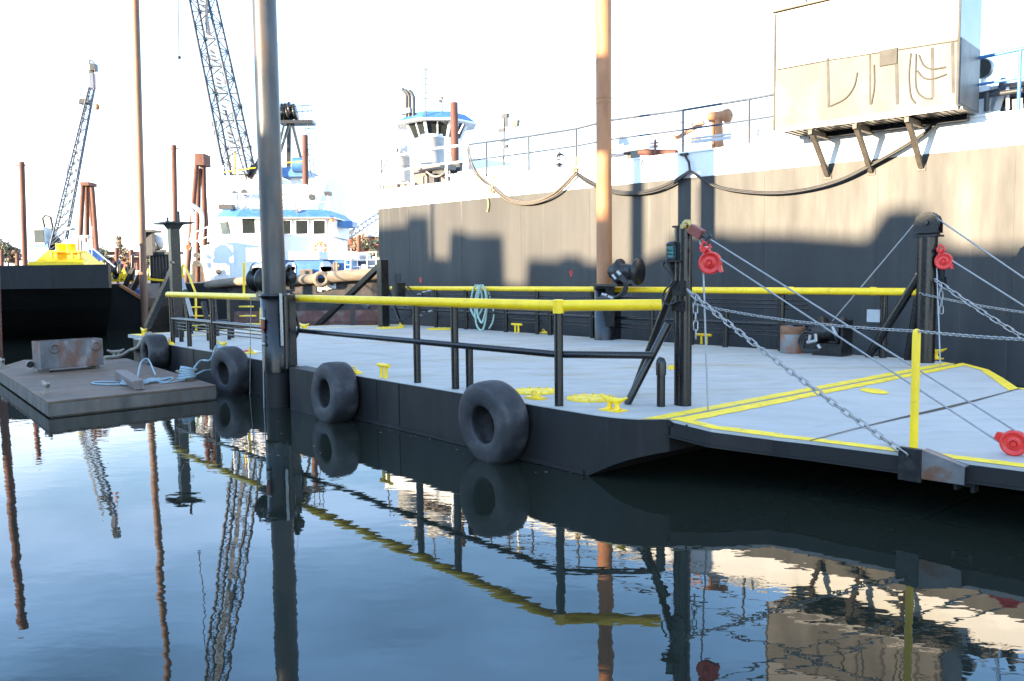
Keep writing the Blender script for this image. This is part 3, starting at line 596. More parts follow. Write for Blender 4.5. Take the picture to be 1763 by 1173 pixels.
# ramp winch by the far rail
rw = Zp(1430, 612, FB) + B*.05
w2 = winch(rw + UP*.42, -A, .27, .42, 'ramp_winch')
mb = MB(); mb.box(rw+UP*.11, .55, .4, .22, A, B); mb.box(rw+UP*.42-A*.27, .04, .36, .45, A, B); mb.box(rw+UP*.42+A*.27, .04, .36, .45, A, B); obj('mount', mb, M['blkm'], w2)
mb = MB()
for i in range(3): mb.path(crv([Vp(1402, 575+3*i, 7.2), Vp(1385, 572+5*i, 7.15), Vp(1375+i*4, 588, 7.15), Vp(1384, 602+2*i, 7.15), Vp(1412, 604, 7.2)]), .02, 8)
obj('hose', mb, M['hose'], w2)
mb = MB()
for x, y, x1, y1 in ((1390, 590, 1405, 587), (1395, 577, 1393, 590), (1404, 575, 1405, 588), (1408, 594, 1412, 600), (1433, 563, 1440, 578)): mb.tube(Vp(x, y, 7.0), Vp(x1, y1, 7.0), .03, n=8)
obj('hose_fitting', mb, M['galv'], w2)
mb = MB(); q = Vp(1505, 544, 7.9); mb.box(q, .25, .03, .22, A, B); obj('notice_plate', mb, M['grey'], fr)
# ================================================================== loose things on and around the work barge
mb = MB(); mb.tube(PN-UP*2, PN+UP*13, .196, n=32); mb.torus(PN+UP*9.2, .197, .006, UP, 32, 6)
sp_ = one('spud_pile', mb, M['steel'], 'tall grey-brown steel spud standing in the sleeve on the near side of the work barge', 'pile', None, base=PN)
mb = MB(); mb.lathe([(.199, -1), (.199, .70)], PN, UP, 32); obj('wet_band', mb, M['hullblk'], sp_)
mb = MB(); mb.tube(PF-UP*2, PF+UP*13, .178, n=32)
for z in (6.05, 6.15): mb.torus(PF+UP*z, .178, .008, UP, 32, 6)
one('spud_pile', mb, M['orange'], 'tall orange rusty spud rising from the far side of the work barge', 'pile', None, base=PF)
# tyres hung along the side
def tyre_at(pos, R, W, rz, tilt, label):
    c = V((0, 0, 0)); t_ = thing('tyre_fender', label, 'tyre', pos, 'tyre fenders hung along the work barge')
    BASE[t_.name] = V((0, 0, 0))
    ri = R*.44
    prof_ = [(ri*1.08, -W*.10), (ri*1.02, -W*.30), (ri, -W*.40), (ri*1.03, -W*.44), (ri*1.12, -W*.47), (R*.62, -W*.5), (R*.84, -W*.50), (R*.925, -W*.465), (R*.975, -W*.38), (R*.995, -W*.2), (R, 0)]
    prof_ = prof_ + [(r, -h) for r, h in prof_[-2::-1]] + [prof_[0]]
    mb = MB(); mb.lathe(prof_, c, V((0, 1, 0)), 56); mb.torus(c-V((0, W*.485, 0)), R*.70, .006, V((0, 1, 0)), 48, 6); mb.torus(c-V((0, W*.47, 0)), R*.84, .007, V((0, 1, 0)), 48, 6)
    mb.v = [V((p.x, p.y, p.z)) + V((p.x*.03*math.sin(p.z*5+pos[0]), 0, .012*math.sin(p.x*6+pos[1]))) for p in mb.v]
    obj('tread', mb, M['rub'], t_)
    mb = MB(); mb.lathe([(ri*1.09, -W*.12), (R*.78, -W*.2), (R*.86, 0), (R*.78, W*.2), (ri*1.09, W*.12)], c, V((0, 1, 0)), 40); obj('inner_wall', mb, M['hose'], t_)  # darker inside, the shade of the hole put into the colour
    t_.rotation_euler = (tilt, 0, rz); BASE[t_.name] = V(pos); return t_
rzb = math.atan2(A.y, A.x)+math.pi
for (u, zt, zb, W, tl, dr, lb) in ((13.7, .93, .10, .44, .0, 0, 'tyre fender hung below the stern handrail, farthest along the barge side'), (9.3, .90, -.10, .38, .04, .1, 'tyre fender between the grey raft and the steel spud'), (5.22, .90, -.08, .40, -.03, -.05, 'tyre fender just right of the steel spud and its bracket'), (1.36, .95, -.06, .37, .05, -.02, 'largest and nearest tyre fender, hanging near the bow below two round hatches')):
    R = (zt-zb)/2; tyre_at(G(u, -.03-W/2, (zt+zb)/2), R, W, rzb+dr, tl, lb)
mb = MB()
for u in (1.36, 5.22, 9.3, 13.7): pass
# wires
def wire(nm, pts, r, label, group=None, m=M['wire'], cat='wire rope'):
    mb = MB(); mb.path(pts, r, 8); return one(nm, mb, m, label, cat, group)
BLK = Rp(1746, 763, .11)
bA, bB = Vp(1224, 413, 1.15), Vp(1240, 446, 1.15)
wire('wire_rope', [bA, BLK + V((.02, 0, .1))], .009, 'upper wire rope from the rusty socket on the nearer bow post to the ramp', 'ramp hoist wires')
wire('wire_rope', [bB, BLK - UP*.0 + A*.1 - UP*.02], .009, 'lower wire rope from the nearer hanging red block to the ramp block', 'ramp hoist wires')
wire('wire_rope', [Vp(1211, 470, 1.15), Zp(1219, 707, FB+.01)], .011, 'thin wire hanging straight down from the nearer red block to the deck edge', 'ramp hoist wires')
wire('wire_rope', [Vp(1573, 388, 7.55), rw + UP*.62], .013, 'wire rope slanting from the far sheave down to the ramp winch', 'ramp hoist wires')
wire('wire_rope', [Vp(1607, 372, 7.55), Vp(1763, 479, 7.55), Vp(1900, 573, 7.55)], .013, 'wire rope running off the far sheave toward the right', 'ramp hoist wires')
wire('wire_rope', [Vp(1636, 447, 7.5), Vp(1763, 527, 7.5), Vp(1900, 613, 7.5)], .013, 'wire rope running from the far red block toward the right', 'ramp hoist wires')
wire('wire_rope', [Vp(1613, 462, 7.5), Zp(1619, 629, FB+.01)], .012, 'thin wire hanging straight down from the far red block to the deck', 'ramp hoist wires')
wire('guy_wire', [Vp(432, 512, -.1), Vp(430, 700, -.1)], .008, 'thin wire hanging from the spud winch into the water left of the steel spud', 'spud wires')
wire('guy_wire', [PN - B*.26 - A*.06 + UP*1.35, PN - B*.27 - A*.03 - UP*.1], .010, 'thin wire hanging down the front of the black spud sleeve', 'spud wires')
q = PN - B*.255 - A*.06 + UP*1.42
mb = MB(); mb.box(q, .10, .035, .15, A, B); mb.box(q-UP*.09, .06, .03, .1, A, B); one('wire_socket', mb, M['brownred'], 'small rust-red wire socket on the front of the black spud sleeve', 'socket', bev=.01)
mb = MB(); mb.path([q+UP*.3, q+UP*.12], .012, 8); mb.tube(q+UP*.1-A*.07, q+UP*.1+A*.07, .022, n=10); one('shackle', mb, M['galv'], 'grey shackle pin above the rust-red wire socket', 'shackle')
mb = MB(); mb.tube(q-UP*.18-A*.03, q-UP*.30+A*.0, .018); mb.ball(q-UP*.33-A*.02, .035); one('wire_clamp', mb, M['galv'], 'grey wire clamp just below the rust-red wire socket', 'clamp')
# chains
def chain(label, pts, wl, r, m=M['galv'], nm='chain', group=None):
    P = [V(p) for p in pts]; L = [0]
    for a, b in zip(P, P[1:]): L.append(L[-1]+(b-a).length)
    n = max(2, int(L[-1]/(wl*.74))); mb = MB()
    def atl(s):
        for i in range(len(P)-1):
            if s <= L[i+1] or i == len(P)-2: return P[i].lerp(P[i+1], (s-L[i])/max(1e-6, L[i+1]-L[i])), (P[i+1]-P[i]).normalized()
    for i in range(n):
        c, t = atl(L[-1]*(i+.5)/n); s_ = t.cross(UP) if abs(t.z) < .95 else t.cross(A); s_.normalize(); u_ = s_.cross(t)
        w_ = (s_*.71+u_*.71) if i % 2 == 0 else (s_*.71-u_*.71)
        hl, hw = wl/2-wl*.2, wl*.2; ring = []
        for k in range(10):
            an = 2*math.pi*k/10; ring.append(c + t*(math.cos(an)*hw + (hl if math.cos(an) > 0 else -hl)) + w_*(math.sin(an)*hw*1.1))
        mb.path(ring, r, 5, closed=True)
    return one(nm, mb, m, label, 'chain', group)
ce = yb_ - B*.09 + UP*.0 + A*.02
cs = Vp(1184, 500, 1.08)
chain('thick chain from the nearer bow post down to the bracket on the ramp edge', sag(cs, ce, .04, 20), .115, .0085, group='chains of the bow ramp')
chain('short loose end of chain hanging beside the nearer bow post', [Vp(1197, 510, 1.1), Vp(1198, 583, 1.1)], .11, .008, group='chains of the bow ramp')
chain('light chain strung from the nearer bow post to the top of the yellow ramp post', sag(Vp(1192, 523, 1.15), yb_+UP*(PH-.02), .05, 24), .055, .0042, group='chains of the bow ramp')
chain('light chain running right from the top of the yellow ramp post', sag(yb_+UP*(PH-.02), Vp(1900, 590, .0), .015, 24), .055, .0042, group='chains of the bow ramp')
chain('light chain running right from the far bow post', sag(Vp(1583, 505, 7.4), Vp(1860, 548, 7.4), .05, 24), .075, .006, group='chains of the bow ramp')
chain('thick chain slanting right and down from the far bow post', sag(Vp(1610, 482, 7.4), Vp(1860, 636, 7.4), .05, 24), .15, .011, group='chains of the bow ramp')
chain('short loose end of chain hanging beside the far bow post', [Vp(1620, 490, 7.4), Vp(1621, 540, 7.4)], .13, .009, group='chains of the bow ramp')
# snatch blocks
def block(pos, ax, R, hang, label, link=True):
    t_ = thing('snatch_block', label, 'pulley block', pos, 'red snatch blocks'); pos = V(pos); ax = V(ax).normalized(); x = ax.cross(UP).normalized()
    mb = MB()
    for s in (-1, 1):
        mb.lathe([(.001, .050), (R*.28, .050), (R*.30, .036), (R*.78, .036), (R*.82, .044), (R*.95, .040), (R, .028), (R, .014), (.001, .014)], pos, ax*s, 28)
    th = V(hang).normalized()
    for s in (-1, 1): mb.prism([pos+ax*s*.018 - th.cross(ax)*R*.42 + th*R*.8, pos+ax*s*.018 + th.cross(ax)*R*.42 + th*R*.8, pos+ax*s*.018 + th.cross(ax)*R*.24 + th*R*1.4, pos+ax*s*.018 - th.cross(ax)*R*.24 + th*R*1.4], ax*s*.014)
    mb.prism([pos - th*R*.75 - ax*.035 + th.cross(ax)*R*.5, pos - th*R*1.12 - ax*.035+th.cross(ax)*R*.55, pos-th*R*1.12-ax*.035+th.cross(ax)*R*.8, pos-th*R*.55-ax*.035+th.cross(ax)*R*.85], ax*.07)
    mb.disc(pos+ax*.05, R*.20, .02, ax, 14); mb.disc(pos-ax*.05, R*.20, .02, -ax, 14); mb.torus(pos+ax*.055, R*.32, .007, ax, 20, 6); mb.torus(pos-ax*.055, R*.32, .007, ax, 20, 6)
    obj('cheek', mb, M['red'], t_)
    mb = MB(); mb.lathe([(.02, -.01), (R*.86, -.012), (R*.7, 0), (R*.86, .012), (.02, .01)], pos, ax, 24); obj('sheave', mb, M['blkm'], t_)
    if link:
        mb = MB(); mb.tube(pos+th*R*1.3-ax*.075, pos+th*R*1.3+ax*.075, .022, n=10); mb.path([pos+th*R*1.25-th.cross(ax)*.05, pos+th*R*1.6-th.cross(ax)*.05, pos+th*R*2.05, pos+th*R*1.6+th.cross(ax)*.05, pos+th*R*1.25+th.cross(ax)*.05], .018, 8); mb.disc(pos+th*R*1.3-ax*.1, .03, .2, ax, 8); obj('shackle', mb, M['red'], t_)
    return t_
def faceax(p, k=.5):                                       # cheeks turned between the barge's side and the viewer's side
    d = (C0-V(p)); d.z = 0; return (d.normalized()*k - B*(1-k)).normalized()
b1 = Vp(1223, 453, 1.15); block(b1, faceax(b1, .62), .125, UP*1. + (Vp(1205, 425, 1.15)-b1)*6, 'red snatch block hanging from the nearer bow post')
b2 = Vp(1625, 450, 7.5); block(b2, faceax(b2, .6), .135, UP+(Vp(1614, 430, 7.5)-b2)*5, 'red snatch block hanging from the far bow post')
block(BLK, faceax(BLK, .7), .112, A*.9+UP*.35 - B*.1, 'red snatch block lying on the ramp at the right edge of the view', False)
# socket at the top of the nearer bow post
s0, s1 = Vp(1183, 390, 1.16), bA
dv_ = (s1-s0).normalized()
sk = thing('wedge_socket', 'rusty red wedge socket pinned to the top of the nearer bow post', 'wire socket', s0)
mb = MB(); mb.beam(s0+dv_*.06, s0+dv_*.24, .075, .11); mb.beam(s0-dv_*.02, s0+dv_*.07, .05, .07); obj('body', mb, M['brownred'], sk, bev=.01)
mb = MB(); mb.tube(s0+dv_*.23, s0+dv_*.33, .024); mb.tube(s0+dv_*.30-UP*.03, s0+dv_*.36+UP*.05, .02); mb.tube(s0+dv_*.33-UP*.06, s0+dv_*.34+UP*.05, .018); mb.torus(s0+UP*.0, .06, .018, B, 16, 8); obj('clamp', mb, M['dkgrey'], sk)
mb = MB(); mb.torus(s0-A*.0, .05, .03, B, 16, 8); mb.tube(s0-B*.09, s0+B*.09, .03, n=10); obj('pin', mb, M['bronze'], sk)
mb = MB(); mb.path(crv([s0+dv_*.26-UP*.03, s0+dv_*.2-UP*.1, s0+dv_*.3-UP*.17, s0+dv_*.33-UP*.1]), .011, 6); obj('wire_tail', mb, M['wire'], sk)
# drum stub
q = Zp(1354, 609, FB) + B*.2
dr_ = thing('steel_drum', 'open rusty steel drum standing on the deck beside the ramp winch', 'drum', q)
mb = MB(); mb.lathe([(.215, 0), (.22, .02), (.22, .50), (.212, .505), (.20, .50), (.20, .03), (.001, .03)], q, UP, 36); obj('body', mb, M['drum'], dr_)
mb = MB(); mb.lathe([(.221, .36), (.2225, .362), (.2225, .498), (.221, .50)], q, UP, 36); obj('rim_band', mb, M['rustband'], dr_)
# rope hank hung on the far rail
mb = MB()
for i, (xa, xb, yb2, dv2) in enumerate(((811, 829, 548, 0), (819, 837, 569, .05), (822, 836, 556, .10))):
    xm = (xa+xb)/2; pts = [Vp(x, y, 7.66-dv2) for x, y in ((xm+2, 491), (xb, 505), (xb+1, 530), (xb-3, yb2-8), ((xa+xb)/2, yb2), (xa+1, yb2-12), (xa-1, 525), (xa+3, 502), (xm-1, 491))]
    mb.path(crv(pts, 6), .028, 8)
mb.path(crv([Vp(842, 566, 7.75), Vp(848, 555, 7.8), Vp(850, 540, 7.85), Vp(846, 520, 7.9), Vp(838, 495, 7.9)]), .024, 8)
one('rope_hank', mb, M['grnrope'], 'pale green rope hank hung over the far yellow handrail', 'rope')
# ================================================================== raft and what lies on it
RZ = .27
rc = [Zp(82, 692, RZ), Zp(372, 663, RZ), Zp(218, 617, RZ)]
e1 = (rc[1]-rc[0]); e1.z = 0; e1 = e1.normalized(); e2 = V((-e1.y, e1.x, 0)); wid = (rc[1]-rc[0]).length; lng = 6.6
def RF(a, b, z=0): return V((rc[0].x, rc[0].y, 0)) + e1*a + e2*b + UP*z
rl = (rc[2]-rc[0]).dot(e2)
skew = (rc[2]-rc[1]).dot(e1)/((rc[2]-rc[1]).dot(e2))
raft = thing('work_raft', 'low weathered steel work raft moored beside the barge', 'raft', RF(wid/2, 3))
k2 = (Zp(0, 640, RZ)-rc[0]); kl = k2.dot(e1)/k2.dot(e2)
bl, brr = kl*lng, wid + skew*rl
far = [RF(0, 0), RF(wid, 0), RF(brr, rl), RF(brr-1.9, rl+1.6), RF(kl*lng, lng)]
mb = MB(); mb.prism([p+UP*.02 for p in far], UP*.21); mb.prism([p-UP*.4 for p in [RF(.05, .05), RF(wid-.05, .05), RF(brr-.05, rl-.05), RF(brr-1.9, rl+1.5), RF(kl*lng+.05, lng-.05)]], UP*.42); obj('side', mb, M['raftside'], raft, bev=.012)
mb = MB(); mb.prism([p+UP*.232 for p in far], UP*.038); obj('deck', mb, M['raft'], raft, bev=.006)
def RD(x, y, h=0): return Zp(x, y, RZ) + UP*h
# bin
bc0, bc1, bc2 = RD(71, 643), RD(179, 634), RD(60, 628)
bx = (bc1-bc0); bx.z = 0; bl_ = bx.length; bx.normalize(); by = V((-bx.y, bx.x, 0)); bd = .55; bh = .56
bn = thing('steel_bin', 'open rusty steel bin standing on the work raft', 'bin', bc0+bx*bl_/2+by*bd/2)
mb = MB(); t_ = .02; z0 = .07
mb.box(bc0+bx*bl_/2+UP*(z0+.01), bl_, .02, .02, bx, by); mb.box(bc0+bx*bl_/2+by*bd/2+UP*(z0+.01), bl_, bd, .02, bx, by)
mb.box(bc0+bx*bl_/2+by*t_/2+UP*(z0+.02+bh/2), bl_, t_, bh, bx, by); mb.box(bc0+bx*bl_/2+by*(bd-t_/2)+UP*(z0+.02+bh/2), bl_, t_, bh, bx, by)
mb.box(bc0+bx*t_/2+by*bd/2+UP*(z0+.02+bh/2), t_, bd-2*t_, bh, bx, by); mb.box(bc0+bx*(bl_-t_/2)+by*bd/2+UP*(z0+.02+bh/2), t_, bd-2*t_, bh, bx, by)
for fx in (.22, .88): mb.torus(bc0+bx*bl_*fx - by*.012+UP*(z0+bh*.78), .085, .022, by, 20, 8)
mb.box(bc0+bx*bl_/2-by*.006+UP*(z0+.05), bl_, .012, .05, bx, by)
obj('wall', mb, M['bin'], bn)
for fx in (.1, .9):
    mb = MB(); mb.box(bc0+bx*bl_*fx+by*bd/2+UP*.035, .08, bd*.9, .068, bx, by); obj('skid', mb, M['raftside'], bn)
mb = MB(); q = bc0-bx*.07+by*.5+UP*.16; mb.disc(q-by*.04, .07, .08, by, 14); obj('lug', mb, M['blkm'], bn)
# timber
ta, tb = RD(208, 653, .085), RD(240, 672, .085)
mb = MB(); mb.beam(ta, tb, .19, .17)
mb.v = [p+V((random.uniform(-.025, .025), random.uniform(-.025, .025), random.uniform(-.01, .02))) for p in mb.v]
one('timber_block', mb, M['wood'], 'short weathered timber baulk lying on the work raft', 'timber', bev=.012)
# ropes on the raft
mb = MB(); pts = []
for i in range(46):
    an = i*.62; r = .17+.13*math.sin(i*1.3); c_ = RD(250, 660); pts.append(c_ + e1*(math.cos(an)*r*1.4+.10*math.sin(i*.37)) + e2*math.sin(an)*r*1.3 + UP*(.02+.025*(i % 5 == 0)+.012*(i % 3)))
mb.path(crv(pts, 4), .017, 7); mb.path(crv([RD(236, 655, .02), RD(244, 640, .20), RD(256, 637, .22), RD(268, 650, .05)]), .017, 7)
mb.path(crv([RD(228, 662, .02), RD(200, 664, .02), RD(165, 663, .02), RD(163, 660, .02), RD(200, 659, .02)]), .017, 7)
one('mooring_line', mb, M['bluerope'], 'tangled coil of pale blue rope lying on the raft behind the timber', 'rope')
def horncleat(p, d, label):
    p = V(p); mb = MB(); mb.box(p+UP*.02, .2, .12, .04, d, d.cross(UP)); mb.tube(p-d*.05, p-d*.05+UP*.13, .035); mb.tube(p+d*.05, p+d*.05+UP*.13, .035)
    mb.path([p-d*.2+UP*.20, p-d*.1+UP*.15, p+d*.1+UP*.15, p+d*.2+UP*.20], [.02, .04, .04, .02], 10); return obj('cleat', mb, M['rope'], raft)
horncleat(RD(80, 678), e2, ''); horncleat(RD(4, 633), e2, ''); horncleat(RD(200, 616), e1, ''); horncleat(RD(322, 655), e1, '')
mb = MB()
for i in range(5): mb.torus(RD(322, 655, .05+.045*i), .15-.014*i, .028, V((.1*(i-1.5), .1, 1)), 18, 7)
cl2 = Zp(383, 600, FB+.12)
mb.path(crv([RD(328, 653, .10), RD(345, 640, .22), Vp(362, 620, -.12), Vp(370, 601, -.06), Vp(376, 593, .05), cl2]), .022, 7); mb.path(crv([RD(328, 656, .06), RD(350, 648, .1), Vp(364, 636, -.14), Vp(374, 612, -.08), Vp(381, 598, .05), cl2]), .022, 7)
mb.torus(cl2-UP*.02, .09, .02, V((.2, .1, 1)), 16, 7); mb.torus(cl2+UP*.02, .10, .02, V((-.2, .1, 1)), 16, 7)
mb.path(crv([RD(318, 657, .04), RD(300, 659, .02), RD(275, 662, .02)]), .012, 6)
one('mooring_line', mb, M['bluerope'], 'pale blue mooring line wound on a raft cleat and led up to a yellow cleat', 'rope')
mb = MB(); mb.path(crv([RD(180, 620, .06), RD(205, 617, .05), RD(224, 612, .12), Vp(237, 598, -.1), Vp(246, 583, .1), Vp(258, 574, .5), Vp(263, 580, .6)]), .045, 8)
mb.torus(Zp(262, 577, FB+.1), .13, .05, V((.2, .1, 1)), 16, 7)
one('mooring_line', mb, M['rope'], 'thick brown mooring rope running from the raft up past the farthest tyre', 'rope')
random.seed(21); mb = MB()
for i in range(46):
    if i < 30: u_ = random.uniform(.2, 9); p = G(u_, -.03-abs(random.gauss(0, .14)), .004)
    else: p = Zp(random.uniform(60, 560), random.uniform(722, 800), .004)
    r_ = random.uniform(.004, .013); mb.add([p+V((math.cos(k*1.05)*r_*1.6, math.sin(k*1.05)*r_, 0)) for k in range(6)], [tuple(range(6))])
fo_ = obj1('floating_specks', mb, M['rope'], None, G(4, -.2, 0)); fo_['kind'] = 'stuff'; tag(fo_, 'pale floating specks scattered on the water along the barge side', 'debris')
# ================================================================== the big black hull alongside
ZD, ZP = 5.15, 4.51
BH = thing('cargo_barge', 'high black cargo barge with a white upper band moored behind the work barge', 'barge', HS(12, -5, 0))
mb = MB(); mb.prism([HS(0, 0, -1), HS(0, 0, ZP), HS(34, 0, ZP), HS(34, 0, -1)], -Hn*12)
for s in (1.6, 4.1, 6.6, 9.1, 11.6, 14.1, 16.6, 19.1, 21.6): mb.box(HS(s, .002, 2.2), .02, .006, 4.4, Hd, Hn)
for z in (.9, 2.6): mb.box(HS(17, .002, z), 34, .005, .018, Hd, Hn)
for s in (11.4, 15.55, 16.48, 17.47): mb.box(HS(s, .006, 4.32), .14, .012, .2, Hd, Hn)
obj('side_plate', mb, M['bighull'], BH)
mb = MB(); mb.prism([HS(-.01, .004, ZP+.004), HS(-.01, .004, ZD), HS(34, .004, ZD), HS(34, .004, ZP+.004)], -Hn*12.01); mb.beam(HS(0, .02, ZD-.02), HS(34, .02, ZD-.02), .03, .04); obj('upper_band', mb, M['white'], BH)
# red draft marks
for (x, y) in ((724, 481), (983, 469)):
    mb = MB(); q = Hp(x, y, .004); mb.lathe([(.03, 0), (.06, 0)], q, Hn, 10, False); mb.box(q-UP*.07, .06, .004, .09, Hd, Hn); obj('paint_mark', mb, M['red'], BH)
# rails along the deck edge
def hrail(pts, posts, r, m, off, mids=(.55,), r2=None):
    mb = MB(); mb.path([Hp(x, y, off) for x, y in pts], r, 8); zt = [Hp(x, y, off) for x, y in pts]
    g = obj('guard_rail', mb, m, BH)
    for fr_ in mids:
        mb = MB(); mb.path([V((p.x, p.y, ZD+(p.z-ZD)*fr_)) for p in zt], (r2 or r)*.8, 8); obj('mid_rail', mb, m, g)
    for x, y in posts:
        t_ = Hp(x, y, off); mb = MB(); mb.tube(V((t_.x, t_.y, ZD)), t_, r, n=8); obj('post', mb, m, g)
hrail([(808, 249), (910, 235), (992, 222), (1028, 213), (1040, 209), (1176, 190), (1290, 171), (1332, 163)], [(837, 246), (910, 235), (992, 222), (1176, 190), (1290, 171)], .03, M['boom'], -.25)
hrail([(1686, 100), (1757, 85), (1830, 72)], [(1757, 85), (1826, 73)], .034, M['blue'], -.25)
hrail([(672, 271), (730, 258), (806, 249)], [(708, 265), (768, 255), (805, 249)], .04, M['white'], -.25)
mb = MB(); mb.path([Hp(655, 326, -.3), Hp(657, 275, -.3), Hp(666, 275, -.3), Hp(657, 298, -.3)], .022, 8); obj('jack_staff', mb, M['dkgrey'], BH)
for x, yt in ((803, 249), (798, 252)):
    mb = MB(); mb.path([Hp(x, 300, -.3), Hp(x+4, yt, -.3)], .04, 8); obj('stanchion', mb, M['white'], BH)
# pipe run behind the rail
mb = MB()
for dy, r in ((0, .045), (6, .03)): mb.path([Hp(930, 284-dy, -.6), Hp(1080, 258-dy, -.6), Hp(1334, 228-dy, -.6)], r, 8)
one('deck_pipe', mb, M['grey'], 'pale pipe run along the deck edge of the black hull behind the railing', 'pipe')
# stainless cabinet on brackets
CO = 1.0
cz0, cz1 = 5.17, 7.63
SSB = thing('stainless_cabinet', 'large shiny stainless steel cabinet overhanging the edge of the black hull', 'cabinet', HS(16.6, .3, cz0))
s0_, s1_ = 14.78, 18.36
mb = MB(); mb.box(HS((s0_+s1_)/2, CO-.7, (cz0+cz1)/2+.02), s1_-s0_, 1.4, cz1-cz0-.04, Hd, Hn); mb.box(HS((s0_+s1_)/2, CO-.012, cz0+.01), s1_-s0_, .024, .08, Hd, Hn)
obj('wall', mb, M['ss'], SSB, bev=.012)
mb = MB(); mb.box(HS((s0_+s1_)/2, CO+.005, cz0+.68), s1_-s0_-.06, .012, 1.18, Hd, Hn); obj('reflection_panel', mb, M['ss2'], SSB)  # dark lower part of the mirror reflection, put into the panel colour
mb = MB(); mb.box(HS(s1_+.005, CO-.7, cz0+.68), .012, 1.3, 1.18, Hd, Hn); obj('reflection_panel', mb, M['ss2'], SSB)
mb = MB(); mb.box(HS((s0_+s1_)/2, CO-.68, cz1+.02), s1_-s0_+.06, 1.5, .03, Hd, Hn); mb.torus(HS(15.4, CO-.1, cz1+.12), .05, .015, Hd, 12, 6); obj('roof', mb, M['tan'], SSB)
mb = MB(); mb.box(HS((s0_+s1_)/2+.1, CO-.54, cz0+.005), s1_-s0_-.1, .92, .03, Hd, Hn); mb.box(HS((s0_+s1_)/2+.2, .12, cz0-.06), s1_-s0_-.5, .20, .10, Hd, Hn)
for i in range(26): mb.box(HS(s0_+.2+i*.13, CO-.5, cz0-.018), .02, .84, .02, Hd, Hn)
obj('floor_grating', mb, M['blk'], SSB)
for s in (15.57, 16.48, 17.46):
    mb = MB(); mb.beam(HS(s, CO-.08, cz0-.06), HS(s, .03, 4.27), .10, .09, Hd); mb.beam(HS(s, CO-.02, cz0-.09), HS(s, .02, cz0-.09), .08, .10); mb.box(HS(s, .012, 4.26), .16, .02, .14, Hd, Hn); obj('bracket', mb, M['bracket'], SSB)
mb = MB()
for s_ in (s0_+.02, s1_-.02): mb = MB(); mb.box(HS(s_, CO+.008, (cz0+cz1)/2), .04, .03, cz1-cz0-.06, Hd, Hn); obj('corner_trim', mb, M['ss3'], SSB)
def CB(x, y, o=.02): return Hp(x, y, CO+o)
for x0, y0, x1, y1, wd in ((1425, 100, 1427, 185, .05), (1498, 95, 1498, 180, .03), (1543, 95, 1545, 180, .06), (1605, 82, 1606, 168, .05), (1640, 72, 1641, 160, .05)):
    mb = MB(); mb.beam(CB(x0, y0, .012), CB(x1, y1, .012), wd, .02, Hn); obj('reflected_post', mb, M['ss3'], SSB)  # dark strips imitate posts mirrored in the cladding
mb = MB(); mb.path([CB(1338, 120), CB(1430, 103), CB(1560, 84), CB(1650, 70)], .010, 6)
mb.box((CB(1520, 100)+CB(1540, 97))/2, .32, .05, .3, Hd, Hn); obj('reflected_tray', mb, M['ss3'], SSB)  # line and block modelled after what the cladding mirrors
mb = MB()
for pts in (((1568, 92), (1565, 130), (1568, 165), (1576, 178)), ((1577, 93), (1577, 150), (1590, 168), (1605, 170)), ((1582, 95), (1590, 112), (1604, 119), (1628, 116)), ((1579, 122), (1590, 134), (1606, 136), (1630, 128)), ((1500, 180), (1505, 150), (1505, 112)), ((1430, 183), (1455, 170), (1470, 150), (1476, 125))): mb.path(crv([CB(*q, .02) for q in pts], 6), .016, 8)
obj('reflected_hose', mb, M['ss3'], SSB)  # dark loops imitate hoses mirrored in the cladding
# draped hoses along the side
def drape(label, pts, n=3, r=.028, m='hosebr', off=.06):
    mb = MB()
    for i in range(n): mb.path(crv([Hp(x + i*1.5*math.sin(i*2.1+j), y+i*2.2*(1 if 0 < j < len(pts)-1 else .3), off+.03*i) for j, (x, y) in enumerate(pts)], 8), r, 8)
    return one('hose_bundle', mb, M[m], label, 'hose', 'hoses draped along the black hull')
drape('hose bundle from the pale railing down to the leftmost yellow lashing on the hull', [(806, 252), (814, 284), (832, 309), (848, 321)], 3, .02)
drape('draped hose bundle sagging on the black hull left of the orange spud', [(848, 321), (878, 342), (915, 347), (955, 331), (991, 297)], 3)
drape('draped hose bundle sagging behind the orange spud', [(991, 297), (1020, 314), (1060, 329), (1110, 329), (1150, 316), (1188, 294)], 3, .026, 'hose')
drape('long draped hose bundle sagging under the stainless cabinet', [(1188, 294), (1230, 319), (1290, 330), (1360, 330), (1440, 312), (1520, 272), (1580, 236), (1630, 197)], 2, .026, 'hose', .12)
for x, y, lb in ((991, 285, 'yellowish rope lashing tying the hoses up just left of the orange spud'), (848, 318, 'yellowish rope lashing tying the hoses at the left end of the sagging bundle')):
    mb = MB(); mb.path(crv([Hp(x-3, y+15, .1), Hp(x, y, .12), Hp(x+1, y-14, .05)]), .03, 8); mb.torus(Hp(x, y+9, .08), .07, .025, Hd, 12, 6); one('lashing', mb, M['bronze'], lb, 'lashing', 'hose lashings')
mb = MB(); mb.path(crv([Hp(839, 340, .05), Hp(841, 352, .05), Hp(839, 365, .05)]), .022, 6)
one('rope_tail', mb, M['bronze'], 'short yellow rope tail hanging over the black hull below the left lashing', 'rope')
mb = MB(); mb.path([Hp(1178, 266, .05), Hp(1186, 280, .1), Hp(1188, 296, .1)], .03, 8); mb.box(Hp(1178, 266, .04), .2, .1, .05, Hd, Hn); one('hose_hanger', mb, M['blkm'], 'dark hanger holding the hoses at the deck edge right of the orange spud', 'hanger')
mb = MB()
for c_, r in (((1112, 280), .17), ((1110, 282), .13)): mb.torus(Hp(*c_, .05), r, .014, Hn, 24, 6)
one('cable_coil', mb, M['grey'], 'white cable loop hanging over the white band right of the orange spud', 'cable')
